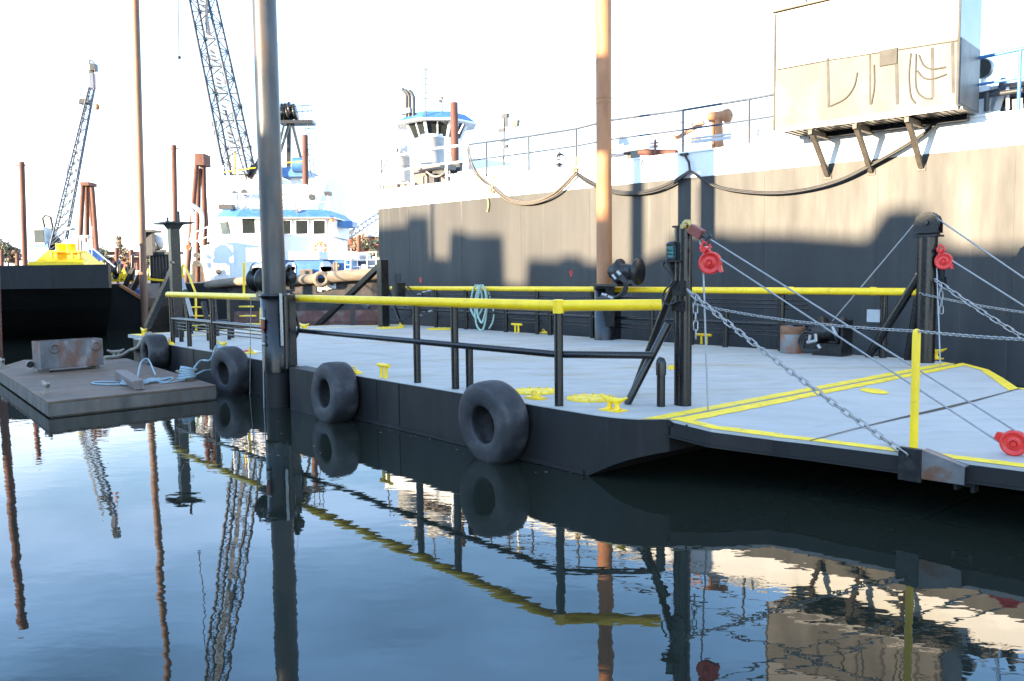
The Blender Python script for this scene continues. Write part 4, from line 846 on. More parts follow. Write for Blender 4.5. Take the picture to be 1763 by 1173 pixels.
# deck gear standing on the hull
def hb(mb, x0, y0, x1, y1, off, dep):                     # box on the hull's deck spanned by two photo points
    a, b = Hp(x0, y0, off), Hp(x1, y1, off); s0, s1 = (a-h0).dot(Hd), (b-h0).dot(Hd); mb.box(HS((s0+s1)/2, off-dep/2, (a.z+b.z)/2), abs(s1-s0), dep, abs(a.z-b.z), Hd, Hn); return mb
q = Hp(1050, 263, -1.2)
wv = thing('deck_winch', 'pale grey deck winch on the hull half hidden by the orange spud', 'winch', V((q.x, q.y, ZD)))
mb = MB(); mb.lathe([(.02, 0), (.36, 0), (.36, .05), (.2, .06), (.2, .6), (.36, .61), (.36, .66), (.02, .66)], Hp(1040, 262, -1.2), Hd*1, 28); obj('drum', mb, M['grey'], wv)
mb = MB(); hb(mb, 1060, 250, 1074, 278, -.9, .5); hb(mb, 1050, 270, 1080, 279, -.9, .5); obj('gearbox', mb, M['grey'], wv)
mb = MB(); hb(mb, 1073, 251, 1086, 276, -.9, .45); obj('motor', mb, M['blkm'], wv)
cg = thing('hydraulic_crane', 'small rust-orange hydraulic davit crane folded on the deck of the black hull', 'crane', HS(12.9, -1.6, ZD))
mb = MB(); mb.tube(Hp(1239, 258, -1.4), Hp(1237, 205, -1.4), .12, .10); mb.tube(Hp(1228, 256, -1.4), Hp(1228, 202, -1.4), .05); mb.tube(Hp(1244, 256, -1.3), Hp(1240, 215, -1.4), .04); obj('column', mb, M['orange'], cg)
mb = MB(); mb.tube(Hp(1222, 202, -1.4), Hp(1252, 199, -1.4), .13); mb.lathe([(.02, 0), (.17, 0), (.17, .12), (.1, .18), (.02, .18)], Hp(1248, 200, -1.4), Hd, 18); obj('head', mb, M['orange'], cg)
mb = MB(); mb.beam(Hp(1150, 247, -1.6), Hp(1212, 211, -1.6), .09); mb.beam(Hp(1225, 200, -1.4), Hp(1170, 212, -1.4), .03); mb.beam(Hp(1175, 246, -1.4), Hp(1205, 238, -1.4), .07); mb.path(crv([Hp(1138, 234, -1.5), Hp(1150, 231, -1.5), Hp(1162, 234, -1.5), Hp(1172, 248, -1.5)]), .02, 6); mb.path(crv([Hp(1193, 201, -1.4), Hp(1192, 225, -1.4), Hp(1200, 232, -1.4), Hp(1205, 240, -1.4)]), .02, 6); obj('boom', mb, M['orange'], cg)
mb = MB(); mb.tube(Hp(1101, 262, -.7), Hp(1165, 264, -.7), .085); hb(mb, 1113, 268, 1150, 272, -.7, .3); mb.tube(Hp(1128, 275, -.5), Hp(1128, 240, -.5), .03)
one('roller_fairlead', mb, M['rust'], 'rusty red roller fairlead lying at the deck edge right of the grey winch', 'roller')
def pole(nm, px, label, items=(), off=-1.5, r=.03, m='dkgrey', cat='mast'):
    mb = MB(); mb.path([Hp(x, y, off) for x, y in px], r, 8)
    for x0, y0, x1, y1, dd in items: hb(mb, x0, y0, x1, y1, off+.02, dd)
    b_ = Hp(*px[0], off); return one(nm, mb, M[m], label, cat, base=V((b_.x, b_.y, ZD-.02)))
pole('antenna_mast', [(867, 300), (868, 197)], 'thin grey antenna mast with small brackets standing on the deck of the black hull', [(863, 197, 873, 202, .1), (858, 222, 868, 226, .06), (862, 240, 874, 243, .06), (866, 250, 872, 254, .1), (869, 203, 873, 218, .04)], -2)
fl = thing('floodlight', 'square floodlight on a short pale post above the deck of the black hull', 'floodlight', V((Hp(884, 300, -2.2).x, Hp(884, 300, -2.2).y, ZD)))
mb = MB(); mb.path([Hp(884, 292, -2.2), Hp(885, 218, -2.2)], .05, 8); obj('post', mb, M['white'], fl)
mb = MB(); a, b = Hp(882, 214, -2.2), Hp(893, 212, -2.2); mb.box((a+b)/2, .26, .12, .2, Hd, Hn, (UP+Hd*.2).normalized()); obj('lamp_head', mb, M['tan'], fl)
mb = MB()
for i in range(5): mb.torus(Hp(963, 288-i*4, -.8), .10-.008*i, .02, UP, 14, 6)
mb.path(crv([Hp(958, 272, -.8), Hp(963, 265, -.8), Hp(972, 270, -.8), Hp(975, 280, -.8)]), .03, 8); mb.tube(Hp(963, 293, -.8), Hp(963, 262, -.8), .04); one('spring_guide', mb, M['dkgrey'], 'coiled spring hose guide on the deck between two railing posts', 'hose guide')
# tanks, crates at the far end of the deck
def tank(x, yt, yb, r, off, label, extra=False):
    t_ = Hp(x, yt, off); b_ = V((t_.x, t_.y, ZD)); tk = thing('vent_tank', label, 'tank', b_)
    mb = MB(); h = t_.z-ZD; mb.lathe([(r, 0), (r, h*.93), (r*1.04, h*.93), (r*1.04, h*.96), (r*.85, h), (.01, h)], b_, UP, 28); obj('body', mb, M['grey'], tk)
    mb = MB(); mb.torus(b_+UP*h*.7, r*1.01, .02, UP, 28, 6); mb.torus(b_+UP*h*.3, r*1.01, .02, UP, 28, 6); obj('hoop', mb, M['galv'], tk); return tk
tank(743, 233, 300, .44, -1.8, 'taller grey cylindrical tank standing in front of the blue-roofed wheelhouse')
t2 = tank(690, 268, 322, .36, -1.5, 'shorter grey cylindrical tank at the far end of the hull deck')
mb = MB(); mb.lathe([(.10, 0), (.18, .15), (.18, .2), (.1, .2)], Hp(693, 262, -1.3), (Hd*-.3+Hn+UP*.2), 16); mb.lathe([(.16, .0), (.16, .3)], Hp(695, 266, -1.5), UP, 14); one('ventilator_cowl', mb, M['grey'], 'small round ventilator cowl above the shorter grey tank', 'ventilator')
random.seed(3)
for x0, y0, x1, y1, off, lb in ((712, 290, 734, 304, -.8, 'upper brown timber crate of the leftmost stack on the hull deck'), (713, 305, 735, 321, -.7, 'lower brown timber crate of the leftmost stack on the hull deck'), (736, 300, 752, 318, -.9, 'brown timber crate just right of the leftmost crate stack'), (752, 305, 768, 316, -.9, 'low brown timber crate at the right end of the row of crates')):
    mb = MB(); hb(mb, x0, y0, x1, y1, off, .5)
    for k_ in (.2, .5, .8): hb(mb, x0-.5, y0+(y1-y0)*k_-1, x1+.5, y0+(y1-y0)*k_+1, off+.015, .02)
    one('timber_crate', mb, M['wood'], lb, 'crate', 'timber crates on the hull deck', bev=.01)
for q, lb in (((658, 320, 684, 325, -.4, .4), 'brown plank lying at the far left corner of the hull deck'), ((720, 287, 758, 290, -.6, .7), 'brown plank laid across the top of the timber crates')):
    mb = MB(); hb(mb, *q); one('timber_plank', mb, M['wood'], lb, 'plank')
for q, lb in (((738, 300, 747, 316, -.62, .2), 'small dark machinery box standing between two timber crates'), ((744, 288, 762, 300, -.75, .3), 'dark machinery box standing above the crates below the taller tank'), ((774, 280, 792, 312, -1.5, .5), 'tall dark machinery box below the red rusty pile')):
    mb = MB(); hb(mb, *q); hb(mb, q[0]+2, q[1]+2, q[2]-2, q[1]+5, q[4]+.03, .03); one('machinery_box', mb, M['dkgrey'], lb, 'machinery', bev=.01)
mb = MB(); mb.path(crv([Hp(690, 322, -.35), Hp(698, 316, -.4), Hp(706, 316, -.35), Hp(700, 322, -.3), Hp(692, 319, -.35), Hp(704, 313, -.4)]), .04, 8); mb.path(crv([Hp(734, 296, -.4), Hp(748, 304, -.4), Hp(762, 300, -.4), Hp(770, 285, -.4)]), .03, 8); one('hose_coil', mb, M['rope'], 'tan hose coil lying on the hull deck beside the crates', 'hose')
mb = MB(); hb(mb, 776, 300, 822, 308, -.5, .1); hb(mb, 788, 296, 870, 300, -.55, .2); one('deck_coaming', mb, M['white'], 'low white coaming along the deck edge left of the railing', 'coaming')
# wheelhouse of the push boat lying behind the hull
WO = -9.
def WP(x, y, o=0): return Hp(x, y, WO+o)
wh = thing('push_boat', 'white push boat wheelhouse with sky-blue roof rising behind the black hull', 'boat', V((WP(755, 300).x, WP(755, 300).y, 0)))
# octagonal-ish house with outward leaning windows
cW = WP(752, 222, -1.6); zr = WP(752, 200).z; zs = WP(752, 228).z; zl = WP(752, 255).z
def ring(r, z, n=8, a0=.32, sx_=1.): return [V((cW.x, cW.y, 0)) + Hd*math.cos(a0+2*math.pi*i/n)*r*sx_ + Hn*math.sin(a0+2*math.pi*i/n)*r + UP*z for i in range(n)]
def loft(mb, a, b, sm=False):
    n = len(a); return mb.add(a+b, [(i, (i+1) % n, n+(i+1) % n, n+i) for i in range(n)], sm)
rt_, rb_, rl_ = 1.62, 1.28, 1.28
mb = MB(); loft(mb, ring(rb_, 0), ring(rb_, zs)); mb.add(ring(rb_, zs), [tuple(range(8))]); obj('house', mb, M['white'], wh)
for i in range(8):
    ra_, rb3 = ring(rb_*.97, zs), ring(rt_*.97, zr); j = (i+1) % 8; mb = MB(); mb.prism([ra_[i].lerp(ra_[j], .04), ra_[i].lerp(ra_[j], .96), rb3[i].lerp(rb3[j], .96), rb3[i].lerp(rb3[j], .04)], ((V((cW.x, cW.y, 0))-ra_[i].lerp(ra_[j], .5))*V((1, 1, 0))).normalized()*.02 if False else V((cW.x-ra_[i].lerp(ra_[j], .5).x, cW.y-ra_[i].lerp(ra_[j], .5).y, 0)).normalized()*.02); obj('window', mb, M['glass'], wh)
mb = MB(); ra, rb2 = ring(rb_, zs), ring(rt_, zr)
for i in range(8): mb.beam(ra[i], rb2[i], .12, .1); mb.beam((ra[i]+ra[(i+1) % 8])/2, (rb2[i]+rb2[(i+1) % 8])/2, .06, .06)
obj('window_frame', mb, M['white'], wh)
mb = MB(); loft(mb, ring(2.05, zr-.05), ring(1.95, zr+.1)); loft(mb, ring(1.95, zr+.1), ring(1.5, zr+.42)); mb.add(ring(1.5, zr+.42), [tuple(range(8))]); obj('roof', mb, M['blue'], wh)
mb = MB(); mb.add(ring(2.04, zr-.052), [tuple(range(8))]); loft(mb, ring(2.09, zr-.07), ring(2.06, zr+.02)); obj('roof_soffit', mb, M['white'], wh)
mb = MB(); mb.box(V((cW.x, cW.y, zl/2-.2)) - Hn*.8, 5.2, 3.6, zl-.4, Hd, Hn); obj('deckhouse', mb, M['white'], wh)
mb = MB()
for y_ in (120, 135, 145, 160, 170): mb.beam(WP(730, y_), WP(736, y_), .05)
mb.path([WP(733, 200), WP(733, 116)], .03, 8); mb.tube(WP(761, 195), WP(761, 172), .03); mb.lathe([(.02, 0), (.16, .06)], WP(761, 172), Hn+UP*.2, 14); obj('mast', mb, M['dkgrey'], wh)
for i, (x, y) in enumerate(((696, 154), (701, 156), (708, 157))):
    mb = MB(); mb.path([WP(x+4, 205), WP(x+4, y+10), WP(x+1, y+4), WP(x-3, y)], .085, 10); obj('exhaust_stack', mb, M['dkgrey'], wh)
mb = MB(); q0, q1 = WP(690, 188), WP(713, 197); mb.box((q0+q1)/2, .75, .4, .22, Hd, Hn); obj('exhaust_box', mb, M['grey'], wh)
mb = MB(); hb(mb, 753, 232, 760, 265, WO+2, .1); hb(mb, 762, 250, 775, 262, WO+1.2, .6); mb.path([WP(753, 262, 1.5), WP(790, 262, 1.5)], .04, 6); mb.path([WP(790, 230, .5), WP(798, 214, .5)], .04, 6); obj('ladder', mb, M['white'], wh)
mb = MB(); b_ = Hp(783, 250, -5.5); mb.tube(V((b_.x, b_.y, ZD-.02)), Hp(781.5, 177, -5.5), .155, n=20); one('steel_pile', mb, M['rust'], 'red rusty spud standing in front of the sky-blue wheelhouse roof', 'pile', None)
b0 = Hp(783, 250, -5.2)
# right end gear
fl2 = thing('searchlight', 'round searchlight on the hull deck right of the stainless cabinet', 'searchlight', V((Hp(1692, 195, -1).x, Hp(1692, 195, -1).y, ZD)))
q = Hp(1694, 119, -1.); mb = MB(); mb.lathe([(.01, -.16), (.1, -.15), (.19, -.05), (.2, .0), (.2, .06), (.185, .07)], q, Hn-Hd*.3, 24); obj('housing', mb, M['galv'], fl2)
mb = MB(); mb.lathe([(.01, .05), (.185, .05)], q, Hn-Hd*.3, 24); obj('lens', mb, M['glass'], fl2)
mb = MB(); mb.tube(q-UP*.2, q-UP*.34, .06); mb.lathe([(.05, 0), (.08, -.14), (.15, -.17)], q-UP*.32, UP, 14); hb(mb, 1681, 150, 1702, 196, -.8, .45); obj('pedestal', mb, M['white'], fl2)
gw = thing('mooring_winch', 'black mooring winch on grey legs at the right end of the hull deck', 'winch', V((Hp(1725, 180, -1).x, Hp(1725, 180, -1).y, ZD)))
mb = MB(); q = Hp(1735, 163, -1.0); mb.lathe([(.03, 0), (.34, 0), (.34, .05), (.22, .07), (.22, .5), (.34, .52), (.34, .58), (.03, .58)], q-Hd*.1, Hd, 26); hb(mb, 1738, 160, 1760, 190, -.8, .5); obj('drum', mb, M['blkm'], gw)
mb = MB(); hb(mb, 1698, 150, 1722, 190, -1.0, .06); mb.beam(Hp(1697, 194, -.7), Hp(1706, 165, -.7), .1); mb.beam(Hp(1716, 190, -.7), Hp(1725, 163, -.7), .1); mb.beam(Hp(1735, 188, -.7), Hp(1734, 150, -.7), .05); obj('frame', mb, M['grey'], gw)
mb = MB(); mb.path([Hp(1678, 168, -.5), Hp(1710, 163, -.5), Hp(1763, 155, -.5), Hp(1830, 146, -.5)], .05, 8); mb.path([Hp(1678, 163, -.5), Hp(1720, 154, -.5)], .025, 8); mb.path([Hp(1698, 192, -.45), Hp(1699, 160, -.45)], .05, 8); obj('pipe', mb, M['dkgrey'], gw)
# ================================================================== tug boat
TY = 42.
def TP(x, y, d=0): return Yp(x, y, TY+d)
def pb(mb, x0, y0, x1, y1, d0, dep):                      # box with its front spanned by two photo points at depth TY+d0
    a, b = TP(x0, y0, d0), TP(x1, y1, d0); mb.box(V(((a.x+b.x)/2, TY+d0+dep/2, (a.z+b.z)/2)), abs(b.x-a.x), dep, abs(a.z-b.z)); return mb
tug = thing('tug_boat', 'white and blue tug boat moored beyond the stern of the work barge', 'tug', V((TP(480, 520).x, TY+3, 0)))
def hx(x): return TP(x, 480).x
# hull: plan outline with the bow to the left
def tz(y): return TP(480, y).z
plan = [(318, 3.2), (322, 2.0), (335, .9), (360, .3), (400, 0), (480, -.2), (560, -.25), (640, -.1), (690, .3)]
L_ = [V((hx(x), TY+d, 0)) for x, d in plan]; Rr = [V((hx(x), TY+6.4-d, 0)) for x, d in plan[::-1]]
ol = L_+Rr
def zprof(pt, left, mid, right):                           # height by distance from the bow
    f = (pt.x-hx(318))/(hx(690)-hx(318)); return left + (mid-left)*min(1, f*2.2) if f < .4545 else mid+(right-mid)*(f-.4545)/.5455
a = [p + UP*-.6 for p in ol]; bt = [p + UP*.42 for p in ol]; c_ = [p + UP*zprof(p, tz(492), tz(481), tz(476)) for p in ol]
mb = MB(); loft(mb, [p+UP*.12 for p in bt], c_); mb.add(c_, [tuple(range(len(c_)))]); hu = obj('hull', mb, M['tughull'], tug)
mb = MB(); loft(mb, a, [p+UP*.12 for p in bt]); obj('boot_top', mb, M['boot'], tug)
cb = [p*1.0 for p in c_]; d_ = [p + UP*(zprof(p, tz(484), tz(474), tz(472))-p.z) for p in cb]
mb = MB(); loft(mb, [p+(V((hx(480), TY+3.2, p.z))-p)*.03 for p in cb], [p+(V((hx(480), TY+3.2, p.z))-p)*.03 for p in d_]); obj('blue_strake', mb, M['blue'], tug)
# white forecastle
ol2 = [p+(V((hx(480), TY+3.2, p.z))-p)*.04 for p in ol]
fo = [p for p in ol2 if p.x < hx(488)]
lo_ = [V((p.x, p.y, zprof(p, tz(484), tz(474), tz(472)))) for p in fo]; hi_ = [V((p.x + (-.25 if p.x < hx(340) else 0), p.y, tz(424 - (p.x-hx(318))/(hx(400)-hx(318))*12))) for p in fo]
mb = MB(); loft(mb, lo_, hi_); mb.add(hi_, [tuple(range(len(hi_)))]); obj('forecastle', mb, M['white'], tug)
mb = MB()
for x, y, r in ((341, 440, .13), (341, 454, .16), (377, 468, .14)): mb.disc(TP(x, y, .55 if x < 360 else .2), r, .35 if x < 360 else .1, V((0, -1, 0)), 16)
obj('porthole', mb, M['dkgrey'], tug)
mb = MB(); pb(mb, 488, 447, 604, 474, .4, 5.4); obj('main_deck_wall', mb, M['blue'], tug)
mb = MB(); pb(mb, 486, 434, 606, 446.5, .25, 5.6); obj('bulwark', mb, M['white'], tug)
for x0, x1 in ((491, 509), (551, 572)):
    mb = MB(); pb(mb, x0, 459, x1, 474, .36, .1); mb.disc(TP((x0+x1)/2, 460, .36)+V((0, .1, 0)), (TP(x1, 459).x-TP(x0, 459).x)/2, .1, V((0, -1, 0)), 20); obj('door', mb, M['white'], tug, bev=.01)
# deckhouse and wheelhouse
mb = MB(); pb(mb, 398, 400, 567, 436, 1.0, 4.4); pb(mb, 370, 408, 400, 440, 1.6, 3.2); dhs = obj('deckhouse', mb, M['white'], tug, bev=.03)
mb = MB()
fr0 = [TP(383, 408, 2.4), TP(410, 408, 1.1), TP(566, 408, 1.0)]
lo_ = [TP(381, 406, 2.6), TP(408, 406, 1.05), TP(566, 406, 1.0), V((TP(566, 406).x, TY+5.2, TP(566, 406).z)), V((TP(381, 406).x, TY+4.2, TP(381, 406).z))]
hi_ = [TP(376, 376, 2.5), TP(404, 375, .95), TP(568, 376, 1.0), V((TP(568, 376).x, TY+5.2, TP(568, 376).z)), V((TP(376, 376).x, TY+4.2, TP(376, 376).z))]
loft(mb, lo_, hi_); mb.add(hi_, [(0, 1, 2, 3, 4)]); whs = obj('wheelhouse', mb, M['white'], tug)
def win(x0, y0, x1, y1, sl=0, d=.97):
    mb = MB(); q = [TP(x0+sl, y1, d), TP(x1+sl, y1, d), TP(x1, y0, d-.03), TP(x0, y0, d-.03)]; mb.prism(q, V((0, -.02, 0))); w_ = obj('window', mb, M['glass'], tug)
    mb = MB(); mb.path(q, .05, 6, closed=True); obj('window_frame', mb, M['white'], w_)
for x0, x1 in ((485, 502), (509, 531), (539, 561)): win(x0, 379, x1, 404)
win(416, 376, 440, 403, 1, .95)
mb = MB(); q = [TP(385, 404, 2.3), TP(402, 404, 1.35), TP(397, 381, 1.3), TP(381, 383, 2.25)]; q = [p-V((.05, .03, 0)) for p in q]; mb.add(q, [(0, 1, 2, 3)]); mb.prism(q, V((-.03, -.03, 0))); wf = obj('window', mb, M['glass'], tug); mb = MB(); mb.path(q, .05, 6, closed=True); mb.beam((q[0]+q[1])/2, (q[2]+q[3])/2, .05); obj('window_frame', mb, M['white'], wf)
mb = MB(); rz0, rz1 = TP(480, 374).z, TP(480, 361).z
ro = [TP(372, 374, 2.6), TP(406, 374, .5), TP(575, 374, .6), V((TP(575, 374).x, TY+5.6, rz0)), V((TP(372, 374).x, TY+4.8, rz0))]; ri_ = [TP(384, 361, 2.7), TP(414, 361, 1.1), TP(562, 361, 1.2), V((TP(562, 361).x, TY+5.1, rz1)), V((TP(384, 361).x, TY+4.5, rz1))]
loft(mb, ro, ri_); mb.add(ri_, [(0, 1, 2, 3, 4)]); obj('roof_visor', mb, M['blue'], tug)
mb = MB(); mb.add([p-UP*.01 for p in ro], [(0, 1, 2, 3, 4)]); loft(mb, [p-UP*.05 for p in ro], [p-UP*.004 for p in ro]); obj('roof_soffit', mb, M['white'], tug)
# upper works
mb = MB(); pb(mb, 398, 330, 452, 361, 2, 2.6); pb(mb, 384, 322, 528, 334, 2.2, 2.2); pb(mb, 486, 318, 530, 361, 2.4, 2.2); pb(mb, 410, 312, 460, 323, 2.3, 1.8); obj('upper_house', mb, M['white'], tug, bev=.03)
mb = MB()
for y in (333, 346): mb.path([TP(380, y+2, 1.4), TP(455, y, 1.3), TP(566, y+2, 1.3)], .03, 6)
for x in (384, 400, 416, 432, 448, 496, 512, 528, 546, 564): mb.tube(TP(x, 361, 1.35), TP(x, 333, 1.35), .028, n=6)
for x0, y0, x1, y1 in ((505, 355, 520, 335), (520, 335, 530, 350), (385, 355, 384, 285), (409, 320, 409, 268)): mb.tube(TP(x0, y0, 1.6), TP(x1, y1, 1.6), .04, n=6)
obj('roof_rail', mb, M['white'], tug)
mb = MB(); pb(mb, 376, 352, 400, 360, 1.2, .5); pb(mb, 558, 330, 569, 336, 1.2, .4); mb.disc(TP(538, 340, 1.3), .16, .2, V((0, -1, 0)), 14); mb.disc(TP(422, 332, 1.7), .16, .2, V((0, -1, 0)), 14); mb.disc(TP(405, 333, 1.7), .12, .2, V((0, -1, 0)), 14); obj('searchlight', mb, M['dkgrey'], tug)
mb = MB(); mb.disc(TP(572, 382, .8), .1, .2, UP, 10); mb.disc(TP(322, 430, 1.5), .14, .25, UP, 10); obj('running_light', mb, M['ring'], tug)
mb = MB(); mb.lathe([(.02, 0), (.16, .18), (.16, .2)], TP(514, 368, 1.0), V((0, -.6, 1)), 12); obj('horn', mb, M['galv'], tug)
for x, y, r, d in ((551, 427, .34, .92), (425, 427, .30, .9)):
    q = TP(x, y, d-.1); mb = MB(); mb.torus(q, r*.78, r*.24, V((0, 1, 0)) if x > 500 else V((.8, 1, 0)), 28, 10); lb = obj('lifebuoy', mb, M['ring'], tug)
    mb = MB()
    for i in range(4): mb.torus(q+V((math.cos(i*1.571+.78)*r*.78, 0, math.sin(i*1.571+.78)*r*.78)), r*.25, .015, V((-math.sin(i*1.571+.78), 0, math.cos(i*1.571+.78))), 12, 8)
    mb.tube(q-V((r, .05, 0)), q+V((r, -.05, 0)), .025); mb.tube(q-V((-.05, .05, r)), q+V((-.05, -.05, r)), .02); obj('lifebuoy_strap', mb, M['white'], lb)
mb = MB()
for y0, y1 in ((402, 390), (418, 407)): mb.path([TP(326, y0+12, 1.8), TP(332, y0, 1.3), TP(360, y1, .9)], .03, 6)
for x, y in ((332, 402), (345, 397), (358, 391)): mb.tube(TP(x, y, 1.2), TP(x, y+26, 1.2), .028, n=6)
obj('bow_rail', mb, M['white'], tug)
for dx in (0, 14):
    mb = MB(); mb.path(crv([TP(331+dx, 418, 2.2), TP(334+dx, 385, 2.2), TP(332+dx, 366, 2.2), TP(322+dx, 357, 2.2), TP(312+dx, 351, 2.2)]), .12, 8); obj('bow_davit', mb, M['grey'], tug)
# aft deck rails, gangway
mb = MB()
for y in (434, 447, 458): mb.path([TP(603, y+2, .6), TP(648, y, .8)], .03, 6)
for x in (603, 615, 632, 648): mb.tube(TP(x, 466, .7), TP(x, 434, .7), .028, n=6)
for x0, x1 in ((594, 594), (604, 604)): mb.tube(TP(x0, 472, .3), TP(x1, 428, .3), .02, n=6)
for y in (440, 448, 456, 464): mb.tube(TP(594, y, .3), TP(604, y, .3), .02, n=6)
obj('deck_rail', mb, M['white'], tug)
mb = MB(); pb(mb, 569, 381, 607, 391, 2.5, 1.4); obj('aft_canopy', mb, M['blue'], tug)
mb = MB(); pb(mb, 604, 448, 646, 470, 3.2, 1.8); pb(mb, 612, 440, 630, 450, 2.5, 1.2); mb.disc(TP(627, 462, .8), .2, .2, V((0, -1, 0)), 14); obj('tow_winch', mb, M['grey'], tug)
mb = MB()
for x in (576, 580): mb.tube(TP(x, 470, .2), TP(x, 452, .2), .08)
mb.tube(TP(572, 458, .2), TP(584, 458, .2), .07); pb(mb, 516, 464, 538, 474, .2, .3); obj('bitt', mb, M['tan'], tug)
mb = MB(); mb.path(crv([TP(490, 484, -.35), TP(530, 481, -.42), TP(545, 480, -.45)]), .26, 14); mb.path(crv([TP(562, 478, -.5), TP(600, 475, -.45), TP(652, 472, -.35), TP(690, 470, -.1)]), [.30]*16+[.27]*9, 14); mb.path(crv([TP(322, 496, 1.0), TP(345, 493, .4), TP(380, 488, -.1), TP(430, 484, -.3), TP(470, 484, -.35)]), .22, 12); obj('rubber_fender', mb, M['tan'], tug)
mb = MB()
for i in range(9): mb.box(TP(548+i*3.6, 498-i*.55+.8*math.sin(i*2.2), -.33), .075+.02*math.sin(i), .02, .20+.05*math.sin(i*1.7))
obj1('name_board', mb, M['white'], tug)
ty = thing('tyre_fender', 'old tyre hung on the side of the white and blue tug', 'tyre', TP(553, 481, -.75)); q = TP(553, 481, -.72)
mb = MB(); mb.lathe([(.19, -.1), (.24, -.16), (.34, -.15), (.40, -.07), (.41, .07), (.34, .15), (.24, .16), (.19, .1), (.19, -.1)], q, V((-.35, 1, 0)), 28); obj('tread', mb, M['tan'], ty)
mb = MB(); mb.lathe([(.19, -.09), (.30, -.05), (.30, .06), (.19, .1)], q, V((-.35, 1, 0)), 24); obj('inner_wall', mb, M['rub'], ty)
gy = thing('gangway', 'white lattice gangway sloping up behind the stern of the tug', 'gangway', V((TP(610, 430, 6).x, TY+6, 0)))
mb = MB()
for y0, y1 in ((432, 376), (420, 366)):
    mb.path([TP(570, y0, 6), TP(652, y1, 6)], .05, 6)
for i in range(12):
    f0 = i/12; f1 = (i+1)/12; mb.tube(TP(570+82*f0, 432-56*f0, 6), TP(570+82*f1, 420-54*f1, 6), .03, n=6); mb.tube(TP(570+82*f0, 432-56*f0, 6), TP(570+82*f0, 420-54*f0, 6), .025, n=6)
obj('truss', mb, M['grey'], gy)
mb = MB(); mb.tube(V((TP(572, 432, 6).x, TY+6, -.5)), TP(572, 428, 6), .1); obj('leg', mb, M['grey'], gy)
# ================================================================== crane barge behind the tug
KY = 56.
def KP(x, y, d=0): return Yp(x, y, KY+d)
def kb(mb, x0, y0, x1, y1, d0, dep, Y0=KY):
    a, b = Yp(x0, y0, Y0+d0), Yp(x1, y1, Y0+d0); mb.box(V(((a.x+b.x)/2, Y0+d0+dep/2, (a.z+b.z)/2)), abs(b.x-a.x), dep, abs(a.z-b.z)); return mb
def lattice(chords, n, rc_, rd, mcol, name, parent, n2=None, diag=True):
    # chords: four (bottom, top) pairs; n bays
    mb = MB()
    for a, b in chords: mb.tube(a, b, rc_, n=8)
    for f, (i, j) in enumerate(((0, 1), (1, 2), (2, 3), (3, 0))):
        for k in range(n):
            a0 = chords[i][0].lerp(chords[i][1], k/n); a1 = chords[i][0].lerp(chords[i][1], (k+1)/n); b0_ = chords[j][0].lerp(chords[j][1], k/n); b1_ = chords[j][0].lerp(chords[j][1], (k+1)/n)
            if (k+f) % 2: mb.tube(a0, b1_, rd, n=5, cap=False)
            else: mb.tube(b0_, a1, rd, n=5, cap=False)
            if k % 2 == f % 2: mb.tube(a0, b0_, rd, n=5, cap=False)
    return obj(name, mb, mcol, parent)
ck = thing('crane_barge', 'blue and black crane barge with a tall lattice boom rising behind the tug', 'crane', V((KP(460, 300).x, KY+4, 0)))
mb = MB(); kb(mb, 330, 455, 700, 500, 0, 14); obj('hull', mb, M['tughull'], ck)
mb = MB(); kb(mb, 400, 300, 470, 450, 2, 6); kb(mb, 500, 305, 570, 450, 2, 6); obj('house', mb, M['white'], ck)
mb = MB(); kb(mb, 482, 288, 521, 304, 1.5, 5); mb.tube(KP(505, 284, 1.4), KP(528, 284, 1.4), .5); obj('cab_house', mb, M['blue'], ck)
def ex(x0, y0, x1, y1, Y): f = (y1+620)/(y1-y0); return Yp(x1+(x0-x1)*f, -620, Y)
KB = [((326, 0, 387, 302), 0), ((339, 0, 398, 302), 2.0), ((372, 0, 440, 300), 2.0), ((358, 0, 427, 300), 0)]
chs = []
for (x0, y0, x1, y1), d in KB: chs.append((KP(x1, y1, d), ex(x0, y0, x1, y1, KY+d)))
lattice([chs[0], chs[3], chs[2], chs[1]], 38, .10, .040, M['boom'], 'boom', ck)
mb = MB()
for k in range(14): 
    i = random.choice((0, 1, 2, 3)); f = .02+k*.016; q = chs[i][0].lerp(chs[i][1], f); mb.box(q, .30, .12, .34)
mb.beam(KP(360, 60, -.2), KP(350, -60, -.2), .1); mb.beam(KP(425, 310, .5), KP(388, 190, .5), .09)
obj('gusset', mb, M['boom'], ck)
mb = MB(); mb.beam(KP(352, 20, 1), KP(392, 215, 1), .32, .02, V((0, 1, 0))); mb.beam(KP(352, 20, 1), KP(352+(352-392)*3.2, 20-195*3.2, 1), .32, .02, V((0, 1, 0))); mb.beam(KP(392, 215, 1), KP(412, 310, 1), .3, .02, V((0, 1, 0))); obj('walkway', mb, M['boomlt'], ck)
# gantry
g_ = M['blkm']
mb = MB(); mb.beam(KP(499, 210, 2), KP(483, 262, 2), .16); mb.beam(KP(498, 210, 3), KP(497, 300, 3), .26); mb.beam(KP(503, 212, 2), KP(520, 280, 2), .18); mb.beam(KP(489, 215, 5), KP(470, 300, 5), .14); kb(mb, 480, 207, 538, 212, 1.5, 1.1)
for x, y in ((486, 196), (495, 192), (503, 195)): mb.lathe([(.04, -.3), (.62, -.3), (.62, -.2), (.45, -.1), (.45, .1), (.62, .2), (.62, .3), (.04, .3)], KP(x, y, 2.5), V((1, 0, .2)), 16)
mb.beam(KP(492, 178, 2.5), KP(487, 205, 2.5), .2); mb.beam(KP(503, 180, 2.5), KP(510, 206, 2.5), .2)
obj('gantry', mb, g_, ck)
mb = MB()
for y in (183, 193): mb.path([KP(478, y+2, 1.5), KP(537, y-2, 1.5)], .03, 6)
